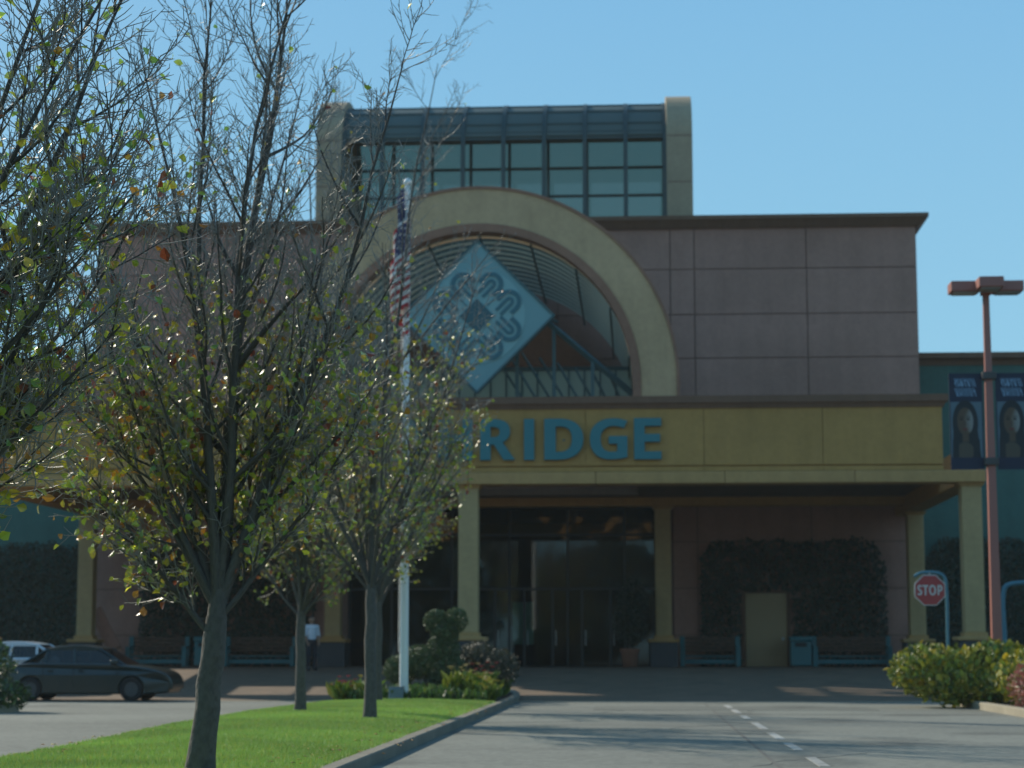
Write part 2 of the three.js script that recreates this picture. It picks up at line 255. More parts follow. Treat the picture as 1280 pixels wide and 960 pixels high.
// ---------------------------------------------------------------- entrance canopy
{
  const c = thing('entrance_canopy', 'long ochre entrance canopy with brown coping on square columns', 'canopy', [0, 0, 0]);
  mesh('beam_core', bx(-14.64, 14.64, 6.82, 8.8, -.62, -.085), M.ochre, c);
  for (let i = 0; i < 8; i++) { const x0 = -14.67 + i * 3.6675; mesh('fascia_panel', [bx(x0 + .009, x0 + 3.6585, 7.02, 8.79, -.09, 0), bx(x0 + .009, x0 + 3.6585, 6.83, 6.96, -.09, .03)], i % 2 ? M.ochre : M.ochre2, c); }
  mesh('coping', [frustum(-14.72, 14.72, 8.79, 8.95, -.7, .04, .06), bx(-14.85, 14.85, 8.95, 9.17, -.85, .16)], M.brown, c);
  for (let i = 0; i < 8; i++) { const x0 = -15.92 + i * 3.98; mesh('ledge_block', rbx(x0 + .005, x0 + 3.975, 6.44, 6.81, -.75, .16, .03), M.ledge, c); }
  for (const s of [-1, 1]) mesh('side_beam', bx(s > 0 ? 15.2 : -15.9, s > 0 ? 15.9 : -15.2, 6.45, 7.5, -15.95, -.76), M.ochre, c);
  mesh('rear_beam', bx(-15.19, 15.19, 6.7, 7.02, -13.85, -13.15), M.ochre2, c);
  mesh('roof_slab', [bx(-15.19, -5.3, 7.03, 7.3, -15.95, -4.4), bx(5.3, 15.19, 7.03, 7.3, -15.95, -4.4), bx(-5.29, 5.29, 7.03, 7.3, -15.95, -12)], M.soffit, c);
  for (const x of [-12.8, -10.6, -8.4, 8.4, 10.6, 12.8]) mesh('rafter', bx(x - .05, x + .05, 7.05, 7.28, -4.39, -.63), M.brown, c);
  const column = (x, z, top, w) => {
    const q = part('column', c), y0 = gy(z) - .1; q.position.set(x, 0, z);
    mesh('shaft', rbx(-w / 2, w / 2, 1.86, top, -w / 2, w / 2, .04), M.column, q);
    mesh('pedestal', rbx(-.52, .52, y0, 1.62, -.52, .52, .03), M.pedestal, q);
    mesh('pedestal_cap', [rbx(-.58, .58, 1.62, 1.74, -.58, .58, .03), frustum(-.36, .36, 1.74, 1.87, -.36, .36, .001), frustum(-w / 2 - .02, w / 2 + .02, top - .12, top - .005, -w / 2 - .02, w / 2 + .02, .08)], M.ledge, q);
  };
  for (const x of [-15.5, 0, 15.5]) column(x, -.35, 6.44, .62);
  for (const x of [-15.7, -6.22, 6.22, 15.6]) column(x, -13.5, Math.abs(x) > 10 ? 6.44 : 6.69, .6);
}

// ---------------------------------------------------------------- arched vault over the entrance
{
  const a = thing('arched_portal', 'broad cream semicircular arch with open teal barrel louvres above the canopy', 'arch', [0, 0, -3.7]);
  const CY = 10.12, arc = (R, y0) => { const pts = [[R, y0]]; for (let i = 0; i <= 64; i++) { const t = Math.PI * i / 64; pts.push([R * Math.cos(t), CY + R * Math.sin(t)]); } pts.push([-R, y0]); return pts.map(([x, y]) => new THREE.Vector2(x, y)); };
  const ring = (R0, R1, z0, z1, y0 = 7.31) => { const s = new THREE.Shape([...arc(R1, y0), ...arc(R0, y0).reverse()]); return boxUV(new THREE.ExtrudeGeometry(s, { depth: z1 - z0, bevelEnabled: false, curveSegments: 1 }).translate(0, 0, z0)); };
  mesh('arch_face', ring(5.42, 6.6, -.7, 0), M.cream, a);
  mesh('inner_trim', ring(5.14, 5.415, -.6, .06), M.trim, a); mesh('outer_trim', ring(6.605, 6.7, -.6, .05), M.trim, a);
  for (let k = 0; k < 12; k++) mesh('louvre_fin', ring(5.28, 5.85, -1.5 - k * .9, -1.43 - k * .9, 9.2), M.tealSteel, a);
  for (let k = 0; k < 12; k++) mesh('fin_lit_edge', ring(5.2, 5.275, -1.52 - k * .9, -1.41 - k * .9, 9.2), M.finLit, a);  // pale tan colour stands in for sunlight on the inner fin edges
  for (let k = 0; k <= 8; k++) { const t = Math.PI * (.06 + .88 * k / 8), x = 5.9 * Math.cos(t), y = CY + 5.9 * Math.sin(t); mesh('purlin', bar(V(x, y, -.7), V(x, y, -12.25), .09), M.tealSteel, a); const q = 5.12 / 5.9; mesh('purlin', bar(V(x * q, CY + (y - CY) * q, -.75), V(x * q, CY + (y - CY) * q, -12.2), .07), M.tealSteel, a); }
  for (const s of [-1, 1]) {
    const pts = []; for (let i = 0; i <= 8; i++) { const t = .42 * i / 8; pts.push([5.95 * Math.cos(t), CY + 5.95 * Math.sin(t)]); }
    const sh = new THREE.Shape([new THREE.Vector2(5.95, 7.31), ...pts.map(p => new THREE.Vector2(...p)), ...pts.slice().reverse().map(([x, y]) => { const k = 6.15 / 5.95; return new THREE.Vector2(x * k, CY + (y - CY) * k); }), new THREE.Vector2(6.15, 7.31)]);
    const g = new THREE.ExtrudeGeometry(sh, { depth: 11.5, bevelEnabled: false }).translate(0, 0, -12.2); if (s < 0) { g.rotateY(Math.PI); g.translate(0, 0, -12.9); }
    mesh('vault_side', boxUV(g), M.tealWall, a);
  }
  // steel gable frame and lattice glazing in the arch
  const f = part('gable_frame', a), ap = V(0, 14.3, -1), st = M.tealSteel;
  for (const s of [-1, 1]) { mesh('rafter', bar(ap, V(s * 5.15, 9.85, -1), .16), st, f); for (const x of [1.25, 2.5, 3.8]) mesh('post', bar(V(s * x, 9.25, -1), V(s * x, 14.3 - x * .864, -1), .12), st, f); }
  mesh('tie', bar(V(-5.2, 9.5, -1), V(5.2, 9.5, -1), .2), st, f);
  for (const s of [-1, 1]) for (let k = 0; k < 8; k++) mesh('brace', bar(V(s * (.2 + k * .6), 11.7 - k * .18, -1.3), V(s * (1.7 + k * .46), 9.3, -1.3), .06), st, f);
  const gl = part('lattice_glazing', a);
  const gp = mat(.34, .43, .34, .3);
  for (let i = 0; i < 18; i++) { const x = -5.1 + i * .56667; mesh('pane', bx(x + .03, x + .545, 9.0, 11.35, -6.02, -6), gp, gl); mesh('mullion', bx(x - .03, x + .03, 9.0, 11.5, -6.05, -5.95), st, gl); }
  for (const s of [-1, 1]) { const t = new THREE.Shape([[0, 11.52], [s * 4.2, 11.52], [s * 3.3, 12.2], [0, 14.2]].map(p => new THREE.Vector2(...p))); mesh('gable_board', boxUV(new THREE.ExtrudeGeometry(t, { depth: .06, bevelEnabled: false }).translate(s * .01, 0, -5.9)), M.gable, f); }
  mesh('head_rail', bx(-5.1, 5.1, 11.36, 11.5, -6.06, -5.94), st, gl); mesh('sill_beam', bx(-5.28, 5.28, 8.8, 9.0, -6.15, -5.9), st, gl);
}
// diamond sign
{
  const d = thing('diamond_sign', 'pale blue diamond panel with darker teal looped emblem hung in the arch', 'sign', [0, 12.33, -3.35]);
  const inner = part('sign_face', d); inner.rotation.z = Math.PI / 4;
  const S = 1.82, face = mat(.17, .33, .34, .6), pale = mat(.22, .4, .4, .6), blue = mat(.035, .14, .17, .6), deep = mat(.03, .11, .13, .6);
  mesh('panel', rbx(-S, S, -S, S, -.2, 0, .03), face, inner); mesh('rim', [bx(-S, S, S - .05, S + .03, -.21, .04), bx(-S, S, -S - .03, -S + .05, -.21, .04), bx(S - .05, S + .03, -S, S, -.21, .04), bx(-S - .03, -S + .05, -S, S, -.21, .04)], M.tealSteel, inner);
  mesh('pale_disc', new THREE.CylinderGeometry(1.6, 1.6, .02, 64).rotateX(Math.PI / 2).translate(0, 0, .012), pale, inner);
  mesh('centre_square', bx(-.41, .41, -.41, .41, .02, .06), deep, inner);
  const u = (R, w, y0) => { const c = 1.1, s = new THREE.Shape(); s.moveTo(-R, y0); s.lineTo(-R, c); s.absarc(0, c, R, Math.PI, 0, true); s.lineTo(R, y0); s.lineTo(R - w, y0); s.lineTo(R - w, c); s.absarc(0, c, R - w, 0, Math.PI, false); s.lineTo(-R + w, y0); s.closePath(); return new THREE.ExtrudeGeometry(s, { depth: .035, bevelEnabled: false, curveSegments: 14 }).translate(0, 0, .022); };
  for (let k = 0; k < 4; k++) for (const s of [-1, 1]) for (const [R, w, y0] of [[.4, .15, .86], [.16, .11, .58]]) mesh('loop_stroke', u(R, w, y0).translate(s * .425, 0, 0).rotateZ(k * Math.PI / 2), blue, inner);
  for (let k = 0; k < 4; k++) mesh('stem_block', bx(-.02, .02, .47, .8, .022, .05).rotateZ(k * Math.PI / 2), blue, inner);
  mesh('hanger', [bar(V(-2.2, 0, -.2), V(-2.6, 0, -1.35), .09), bar(V(2.2, 0, -.2), V(2.6, 0, -1.35), .09), bar(V(0, 2.3, -.2), V(0, 2.3, -1.35), .09)], M.tealSteel, d);
}
// lettering
{
  const font = await new FontLoader().loadAsync('fonts/droid/droid_sans_bold.typeface.json');
  const sg = thing('canopy_lettering', 'large teal capital letters spelling the mall name on the ochre canopy', 'lettering', [0, 7.19, .0]);
  const L = [['N', -5.98, -4.75], ['O', -4.55, -3.28], ['R', -3.1, -2.08], ['T', -1.98, -1.08], ['H', -.92, .14], ['R', .38, 1.47], ['I', 1.75, 2.07], ['D', 2.38, 3.6], ['G', 3.8, 4.97], ['E', 5.17, 6.02]];
  for (const [ch, x0, x1] of L) {
    const g = new TextGeometry(ch, { font, size: 1, depth: .1, curveSegments: 8, bevelEnabled: true, bevelSize: .012, bevelThickness: .012, bevelSegments: 1 }); g.computeBoundingBox(); const b = g.boundingBox;
    if (ch === 'I') { mesh('letter', rbx(x0, x1, 0, 1.29, .035, .155, .012), M.letter, sg); continue; }
    g.translate(-b.min.x, -b.min.y, -b.min.z).scale((x1 - x0) / (b.max.x - b.min.x), 1.29 / (b.max.y - b.min.y), 1).translate(x0, 0, .035); mesh('letter', g, M.letter, sg);
  }
  mesh('stand_off', L.map(([, a, b]) => bx((a + b) / 2 - .03, (a + b) / 2 + .03, .6, .66, .001, .04)), M.tealSteel, sg);
}

// ---------------------------------------------------------------- roof skylight
{
  const k = thing('roof_skylight', 'curved teal metal and glass clerestory rising above the mall roof', 'skylight', [0, 0, -16.6]);
  const prof = n => { const p = []; for (let i = 0; i <= n; i++) { const t = (Math.PI / 2) * i / n; p.push([-3 + 3 * Math.cos(t), 21.4 + 2.4 * Math.sin(t)]); } return p; };   // [z, y]
  for (const s of [-1, 1]) {   // end walls
    const P = prof(14), sh = new THREE.Shape([new THREE.Vector2(.12, 17.3), ...P.map(([z, y]) => new THREE.Vector2(z + .12, y + .28)), ...P.slice().reverse().map(([z, y]) => new THREE.Vector2(-6 - z, y + .28)), new THREE.Vector2(-6.1, 17.3)]);
    const w = part('end_wall', k), seg = (y0, y1, n) => n; seg();
    const g = new THREE.ExtrudeGeometry(sh, { depth: 1.0, bevelEnabled: true, bevelSize: .02, bevelThickness: .02, bevelSegments: 1 }).rotateY(-Math.PI / 2).translate(s > 0 ? 7.58 : -6.58, 0, 0);
    { const p = g.attributes.position; for (let i = 0; i < p.count; i++) p.setZ(i, p.getZ(i)); }
    mesh('wall_slab', boxUV(g), M.capWall, w);
    for (const y of [19.9, 21.8]) mesh('joint_strip', bx(s > 0 ? 6.6 : -7.6, s > 0 ? 7.6 : -6.6, y - .02, y + .02, .12, .145), M.joint, w);
  }
  const ribXs = [-6.5, -4.92, -3.28, -1.64, 0, 1.64, 3.28, 4.92, 6.5];
  for (const x of ribXs) {
    const P = prof(12), front = [[0.02, 17.25], ...P], sh = new THREE.Shape([...front.map(([z, y]) => new THREE.Vector2(z + .06, y + .06)), ...front.slice().reverse().map(([z, y]) => new THREE.Vector2(z - .12, y - .18))]);
    mesh('rib', boxUV(new THREE.ExtrudeGeometry(sh, { depth: .17, bevelEnabled: false }).rotateY(-Math.PI / 2).translate(x + .085, 0, 0)), M.navyMetal, k);
  }
  const P = prof(14).slice(2);
  for (let i = 0; i < 8; i++) {   // curved roof panels between the ribs
    const [x0, x1] = [ribXs[i] + .09, ribXs[i + 1] - .09];
    const sh = new THREE.Shape([...P.map(([z, y]) => new THREE.Vector2(z, y)), ...P.slice().reverse().map(([z, y]) => new THREE.Vector2(z - .06, y - .07))]);
    mesh('roof_panel', boxUV(new THREE.ExtrudeGeometry(sh, { depth: x1 - x0, bevelEnabled: false }).rotateY(-Math.PI / 2).translate(x1, 0, 0)), M.roofMetal, k);
    for (let j = 2; j < P.length - 1; j += 3) mesh('roof_seam', bx(x0, x1, P[j][1] - .005, P[j][1] + .05, P[j][0] - .02, P[j][0] + .03), M.navyMetal, k);
  }
  mesh('roof_top', bx(-6.55, 6.55, 23.68, 23.78, -5.5, -3), M.roofMetal, k); mesh('eave_soffit', bx(-6.55, 6.55, 22.64, 22.85, -4.1, -.75), M.roofMetal, k);
  mesh('eave_beam', bx(-6.55, 6.55, 21.78, 22.12, -.3, -.12), M.navyMetal, k);
  const ys = [17.25, 18.2, 19.2, 20.32, 21.52, 22.7];
  for (let i = 0; i < 8; i++) for (let j = 1; j < 5; j++) { mesh('pane', bx(ribXs[i] + .05, ribXs[i + 1] - .05, ys[j] + .04, ys[j + 1] - .04, -4.02, -4.005), M.skyGlass, k); }
  for (const x of ribXs) mesh('mullion', bx(x - .06, x + .06, 17.25, 22.72, -4.1, -3.95), M.navyMetal, k);
  for (const y of ys.slice(1, 5)) mesh('transom', bx(-6.5, 6.5, y - .05, y + .05, -4.09, -3.96), M.navyMetal, k);
  mesh('curb', bx(-6.55, 6.55, 17.21, 18.2, -5.7, -3.94), M.navyMetal, k);
}
console.log('building done');
// ---------------------------------------------------------------- foliage helpers
function leafSoup() {
  const pos = [], nor = [], col = [];
  const tri = (a, b, c, k) => { const n = b.clone().sub(a).cross(c.clone().sub(a)).normalize(); for (const p of [a, b, c]) { pos.push(p.x, p.y, p.z); nor.push(n.x, n.y, n.z); col.push(...k); } };
  return {
    leaf(p, dir, up, len, w, k) {   // a folded pointed leaf from p along dir
      const side = dir.clone().cross(up).normalize(); if (!(side.lengthSq() > .1)) side.set(1, 0, 0); const nn = side.clone().cross(dir).normalize();
      const m = p.clone().addScaledVector(dir, len * .45), t = p.clone().addScaledVector(dir, len).addScaledVector(nn, -len * .12), f = len * .14;
      const l = m.clone().addScaledVector(side, -w / 2).addScaledVector(nn, f), r = m.clone().addScaledVector(side, w / 2).addScaledVector(nn, f);
      const q = p.clone().addScaledVector(dir, len * .8), l2 = q.clone().addScaledVector(side, -w * .34).addScaledVector(nn, f * .3), r2 = q.clone().addScaledVector(side, w * .34).addScaledVector(nn, f * .3);
      tri(p, m, l, k); tri(p, r, m, k); tri(l, m, l2, k); tri(m, t, l2, k); tri(m, r, r2, k); tri(m, r2, t, k);
    },
    quad(p, a, b, k) { const q = p.clone().add(a), r = p.clone().add(b), s = q.clone().add(b); tri(p, q, s, k); tri(p, s, r, k); },
    get count() { return pos.length / 9; },
    build() { const g = new THREE.BufferGeometry(); g.setAttribute('position', new THREE.Float32BufferAttribute(pos, 3)); g.setAttribute('normal', new THREE.Float32BufferAttribute(nor, 3)); g.setAttribute('color', new THREE.Float32BufferAttribute(col, 3)); g.setAttribute('uv', new THREE.Float32BufferAttribute(new Float32Array(pos.length / 3 * 2), 2)); return g; }
  };
}
const rdir = r => { const z = r() * 2 - 1, a = r() * 6.2832, s = Math.sqrt(1 - z * z); return V(s * Math.cos(a), z, s * Math.sin(a)); };
function pick(r, pal) { let t = r(), i = 0; while (i < pal.length - 1 && t > pal[i][0]) t -= pal[i++][0]; const k = .75 + .5 * r(), j = .9 + .2 * r(); const c = pal[i][1]; return [c[0] * k, c[1] * k * j, c[2] * k]; }
// leaves spread over the skin of a union of ellipsoids
function blobLeaves(r, blobs, n, size, pal, depth = .25, upness = .3) {
  const L = leafSoup(), vol = blobs.map(b => b[3] * b[4] + b[4] * b[5] + b[3] * b[5]), tot = vol.reduce((a, b) => a + b);
  let tries = 0;
  for (let k = 0; k < n && tries < n * 8;) {
    tries++; let t = r() * tot, i = 0; while (i < blobs.length - 1 && t > vol[i]) t -= vol[i++];
    const b = blobs[i], d = rdir(r), s = 1 - depth * r() * r() + .1 * (r() - .5), p = V(b[0] + d.x * b[3] * s, b[1] + d.y * b[4] * s, b[2] + d.z * b[5] * s);
    if (p.y < .02 || blobs.some((c, j) => j !== i && ((p.x - c[0]) / c[3]) ** 2 + ((p.y - c[1]) / c[4]) ** 2 + ((p.z - c[2]) / c[5]) ** 2 < .7)) continue;
    const nrm = V(d.x / b[3], d.y / b[4], d.z / b[5]).normalize(), dir = rdir(r).multiplyScalar(.8).add(nrm.clone().multiplyScalar(.5)).add(V(0, upness, 0)).normalize(), len = size * (.7 + .6 * r());
    L.leaf(p, dir, nrm, len, len * (.45 + .25 * r()), pick(r, pal)); k++;
  }
  return L.build();
}
function blobStems(r, blobs) {   // woody stems from the foot up into every lobe
  const out = []; for (const b of blobs) for (let k = 0; k < 7; k++) { const d = rdir(r).multiplyScalar(.75); out.push(tube([V(b[0] * .5 + (r() - .5) * .1, -.05, b[2] * .5 + (r() - .5) * .1), V(b[0] * .85, b[1] * .5, b[2] * .85), V(b[0] + d.x * b[3], Math.max(.05, b[1] + d.y * b[4]), b[2] + d.z * b[5])], .012, 4, 6)); } return out;
}
function shrub(name, label, category, at, blobs, n, size, pal, group, o = {}) {
  const t = thing(name, label, category, at, 0, group), r = RNG(Math.round(Math.abs(at[0]) * 91 + Math.abs(at[2]) * 37) + n);
  stuff(mesh('branches', blobStems(r, blobs), M.bark, t)); stuff(mesh('foliage', blobLeaves(r, blobs, Math.round(n * 1.45), size, pal, o.depth ?? .75, o.up ?? .3), M.shrubLeaf, t)); return t;
}

// ---------------------------------------------------------------- trees
function tubeSoup() {
  const pos = [], nor = [], uv = [];
  return {
    add(pts, rad, sides) {
      const rings = []; let run = 0, nx = V(1, 0, 0);
      for (let i = 0; i < pts.length; i++) {
        const t = (pts[Math.min(i + 1, pts.length - 1)]).clone().sub(pts[Math.max(i - 1, 0)]).normalize(); nx = nx.clone().addScaledVector(t, -nx.dot(t)); if (nx.lengthSq() < 1e-4) nx = V(0, 0, 1).addScaledVector(t, -t.z); nx.normalize(); const ny = t.clone().cross(nx);
        if (i) run += pts[i].distanceTo(pts[i - 1]);
        rings.push(Array.from({ length: sides + 1 }, (_, k) => { const a = 6.28318 * k / sides, d = nx.clone().multiplyScalar(Math.cos(a)).addScaledVector(ny, Math.sin(a)); return [pts[i].clone().addScaledVector(d, rad[i]), d, k / sides * .5, run]; }));
      }
      const put = q => { pos.push(q[0].x, q[0].y, q[0].z); nor.push(q[1].x, q[1].y, q[1].z); uv.push(q[2], q[3]); };
      for (let i = 0; i < rings.length - 1; i++) for (let k = 0; k < sides; k++) { const a = rings[i][k], b = rings[i][k + 1], c = rings[i + 1][k], d = rings[i + 1][k + 1]; put(a); put(b); put(d); put(a); put(d); put(c); }
    },
    build() { const g = new THREE.BufferGeometry(); g.setAttribute('position', new THREE.Float32BufferAttribute(pos, 3)); g.setAttribute('normal', new THREE.Float32BufferAttribute(nor, 3)); g.setAttribute('uv', new THREE.Float32BufferAttribute(uv, 2)); return g; }
  };
}
const AUTUMN = [[.46, [.56, .6, .065]], [.2, [.3, .42, .055]], [.2, [.66, .55, .07]], [.09, [.66, .32, .04]], [.05, [.4, .1, .04]], [.04, [.2, .13, .06]]];
function growTree(label, at, o, group) {
  const r = RNG(o.seed), t = thing('pear_tree', label, 'tree', at, 0, group), tw = tubeSoup(), L = leafSoup();
  const path = (p, d, len, n, wander, up) => { const pts = [p.clone()]; let q = p.clone(), v = d.clone().normalize(); for (let i = 0; i < n; i++) { v.add(V((r() - .5) * wander, up + (r() - .5) * wander * .5, (r() - .5) * wander)).normalize(); q = q.clone().addScaledVector(v, len / n); pts.push(q); } return pts; };
  const taper = (n, a, b) => Array.from({ length: n + 1 }, (_, i) => a + (b - a) * Math.pow(i / n, .85));
  const at_ = (pts, f) => { const x = f * (pts.length - 1), i = Math.min(pts.length - 2, Math.floor(x)); return [pts[i].clone().lerp(pts[i + 1], x - i), pts[i + 1].clone().sub(pts[i]).normalize()]; };
  const off = (d, ang) => { const s = rdir(r); s.addScaledVector(d, -s.dot(d)).normalize(); return d.clone().multiplyScalar(Math.cos(ang)).addScaledVector(s, Math.sin(ang)); };
  const H = o.height, top = V(o.lean?.[0] ?? 0, o.fork, o.lean?.[1] ?? 0);
  // trunk
  const tp = [V(0, -.08, 0)], n = 7; for (let i = 1; i <= n; i++) tp.push(V(top.x * i / n + (r() - .5) * .03, top.y * i / n, top.z * i / n + (r() - .5) * .03));
  const tr = tubeSoup(), R = o.r; tr.add(tp, tp.map((_, i) => R * (i === 0 ? 1.35 : i === 1 ? 1.1 : i === n ? .8 : 1.04 - .14 * i / n)), 12); mesh('trunk', tr.build(), M.bark, t);
  const leafAt = (p, d, k) => {
    const h = p.y / H, edge = o.leafTop ?? .62; let prob = h < edge ? 1 - .45 * (h / edge) : .55 * Math.max(0, 1 - (h - edge) / (o.fall ?? .24)) + .02; prob *= o.leaf ?? 1; prob *= k;
    let c = prob * 2.6; while (c > 0) { if (r() < c) { const dir = d.clone().multiplyScalar(.5).add(rdir(r).multiplyScalar(.9)).add(V(0, -.45, 0)).normalize(), len = (o.leafSize ?? .075) * (.65 + .6 * r()); L.leaf(p.clone().add(rdir(r).multiplyScalar(.02)), dir, rdir(r), len, len * (.62 + .25 * r()), pick(r, AUTUMN)); } c -= 1; }
  };
  const spurs = (pts, m, len) => { for (let k = 0; k < m; k++) { const [p, d] = at_(pts, .12 + .88 * (k + r()) / m), v = off(d, .5 + .7 * r()), l = len * (.5 + r()); const q = path(p, v, l, 2, .35, .12); tw.add(q, [.0042, .0034, .0022], 3); leafAt(q[2], v, .8); if (r() < .4) leafAt(q[1], v, .7); } };
  const twig = (p, d, len, rr) => { const q = path(p, d, len, 5, .3, .1); tw.add(q, taper(5, rr, .0025), 3); spurs(q, Math.max(2, Math.round(len * (o.spur ?? 9))), .12); leafAt(q[5], d, 1); };
  const limbs = o.limbs;
  for (const [az, tilt, lf, rf, from = 1] of limbs) {
    const m = tubeSoup(), base = at_(tp, Math.min(.999, from))[0], len = (H - base.y) * lf, d = V(Math.sin(tilt) * Math.cos(az), Math.cos(tilt), Math.sin(tilt) * Math.sin(az));
    const td = top.clone().normalize(), b0 = base.clone().addScaledVector(td, -.3), kink = base.clone().addScaledVector(td.clone().lerp(d, .45).normalize(), .14);
    const pts = [b0, base, ...path(kink, d, len, 10, .2, o.up ?? .07)], rr = [R * rf * .9, R * rf * 1.05, ...taper(10, R * rf, .006)]; m.add(pts, rr, 8);
    const nb = o.nb ?? 12;
    for (let b = 0; b < nb; b++) {
      const f = .24 + .75 * (b + r() * .9) / nb, [p, v] = at_(pts, f), i = Math.min(11, Math.floor(f * 12)), bl = len * (o.spread ?? 1) * (.5 - .34 * f) * (.75 + .5 * r());
      const q = path(p, off(v, .55 + .45 * r()), bl, 7, .26, .1), br = taper(7, Math.min(rr[i] * .6, .02 + .012 * bl), .004); m.add(q, br, 4);
      const nt = Math.max(3, Math.round(bl * (o.tw ?? 9)));
      for (let k = 0; k < nt; k++) { const g = .12 + .88 * (k + r()) / nt, [p2, v2] = at_(q, g); twig(p2, off(v2, .45 + .6 * r()), (.22 + .5 * r()) * (1.15 - .5 * g) * (o.tl ?? 1), .006); }
      spurs(q, 5, .12);
    }
    for (let k = 0; k < 14; k++) { const [p, v] = at_(pts, .25 + .75 * r()); twig(p, off(v, .5 + .5 * r()), .2 + .45 * r(), .006); }
    mesh('limb', m.build(), M.bark, t);
  }
  stuff(mesh('twigs', tw.build(), M.twig, t)); stuff(mesh('leaves', L.build(), M.leaf, t)); return t;
}
const G = 'pear trees on the traffic island';
const R6 = (n, ph, tilt, lf, rf, r) => Array.from({ length: n }, (_, i) => [ph + i * 6.283 / n + (r() - .5) * .5, tilt * (.7 + .6 * r()), lf * (.85 + .3 * r()), rf * (.85 + .3 * r()), .88 + .12 * r()]);
// nearest tree whose trunk fills the left foreground
growTree('large autumn tree with thick leaning grey trunk on the lawn beside the dark sedan', [.94, .12, 42.5], { seed: 11, height: 8.4, fork: 1.55, r: .128, lean: [.16, .05], leafSize: .085, leaf: .36, leafTop: .4, fall: .22, up: .045, nb: 15, tw: 12, spread: .8,
  limbs: [[0, .03, 1.0, .72], [3.3, .33, .82, .42], [.1, .3, .82, .45], [1.6, .24, .8, .4], [4.6, .24, .86, .4], [3.0, .48, .6, .34], [-.2, .46, .6, .34], [2.6, .15, .95, .42], [.5, .12, .97, .42], [3.2, .75, .3, .26, .8], [.0, .7, .34, .26, .92], [5.3, .5, .42, .3, .95], [2.9, .5, .45, .3, .97]] }, null);
growTree('autumn tree with long dark limbs reaching in before the teal wing', [-.2, .12, 49.0], { seed: 23, height: 8.2, fork: 1.7, r: .12, leafSize: .082, leaf: .15, leafTop: .5, up: .045, nb: 17, tw: 13, spread: .74,
  limbs: [[0, .1, .95, .6], [.1, .6, .74, .42], [.0, .85, .56, .3, .95], [.25, .75, .5, .28, .9], [-.4, .85, .5, .28, .92], [-.3, .42, .85, .36], [.5, .5, .74, .3], [3.1, .5, .8, .5], [1.6, .4, .8, .4], [4.7, .4, .8, .4], [.2, .95, .4, .3, .8]] }, null);
const rr = RNG(77);
growTree('slim autumn tree with yellow-green leaves standing on lawn before the flagpole', [.64, .13, 27.66], { seed: 31, height: 11.2, fork: 2.35, r: .1, leafSize: .09, leaf: .3, leafTop: .45, fall: .2, up: .04, nb: 13, tw: 9, spread: .92, spur: 8, limbs: [[2.6, .05, 1.02, .6], [3.4, .1, .95, .5], ...R6(7, .3, .42, .62, .42, rr), [.1, .7, .34, .3, .9], [2.9, .8, .4, .3, .9]] }, G);
growTree('slim autumn tree with grey trunk in front of the person in a white shirt', [-1.25, .13, 23.53], { seed: 47, height: 9.6, fork: 1.95, r: .1, leafSize: .09, leaf: .45, leafTop: .5, fall: .2, up: .045, nb: 12, tw: 8, spread: .85, spur: 8, limbs: [[0, .05, 1, .72], ...R6(8, .9, .42, .68, .45, rr), [.4, .85, .4, .3, .9], [3.4, .85, .4, .3, .9]] }, G);
growTree('slim autumn tree with thin trunk just behind the flower bed edge', [-.68, .13, 16.3], { seed: 59, height: 9.6, fork: 2.3, r: .09, leafSize: .09, leaf: .36, leafTop: .5, fall: .2, up: .04, nb: 11, tw: 9, spread: .9, spur: 8, limbs: [[0, .05, 1, .72], [0, .48, .68, .42], ...R6(7, .1, .5, .7, .45, rr)] }, G);
console.log('trees done');

// ---------------------------------------------------------------- planting
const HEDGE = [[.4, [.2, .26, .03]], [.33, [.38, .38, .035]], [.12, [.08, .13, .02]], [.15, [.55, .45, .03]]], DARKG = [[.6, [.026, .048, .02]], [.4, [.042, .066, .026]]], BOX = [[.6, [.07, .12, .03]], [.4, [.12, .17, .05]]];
shrub('hedge_shrub', 'rounded yellow-green shrub on the island tip before the stop sign', 'shrub', [13.2, .11, 13.5], [[-1.15, .72, .3, .85, .6, .8], [-.3, .6, .3, .8, .62, .9], [.5, .72, .2, .9, .66, 1.0], [-.7, .35, .9, .6, .4, .5], [.3, .35, 1.0, .7, .4, .5]], 2600, .17, HEDGE, undefined, { depth: .7, up: .6 });
shrub('hedge_shrub', 'yellow-flowering green shrub at the foot of the red lamp post', 'shrub', [14.35, .11, 16.2], [[-.4, .6, .2, .8, .58, .9], [.5, .72, 0, .9, .66, 1.0], [1.5, .66, .1, 1.0, .66, 1.0], [2.7, .7, 0, 1.1, .66, 1.1]], 3600, .16, [[.35, [.2, .26, .03]], [.3, [.42, .4, .03]], [.15, [.08, .13, .02]], [.2, [.7, .56, .03]]], undefined, { depth: .7, up: .6 });
shrub('flowering_bush', 'reddish pink flowering bush behind the pale kerb', 'bush', [13.62, .11, 19.0], [[0, .46, 0, .62, .52, .7], [.9, .55, .1, .9, .6, .8], [2.1, .55, .2, .9, .6, .8]], 4200, .09, [[.45, [.55, .22, .18]], [.3, [.42, .15, .1]], [.25, [.2, .2, .06]]]);
shrub('hedge_shrub', 'dark green rounded shrub on the small island before the dark sedan', 'shrub', [-9.25, .11, 18.3], [[-.2, .8, 0, .95, .75, .8], [-1.4, .9, 0, 1.2, .85, .9], [.75, .25, .5, .55, .3, .5]], 2600, .12, [[.5, [.05, .1, .02]], [.3, [.1, .17, .02]], [.2, [.03, .06, .015]]]);
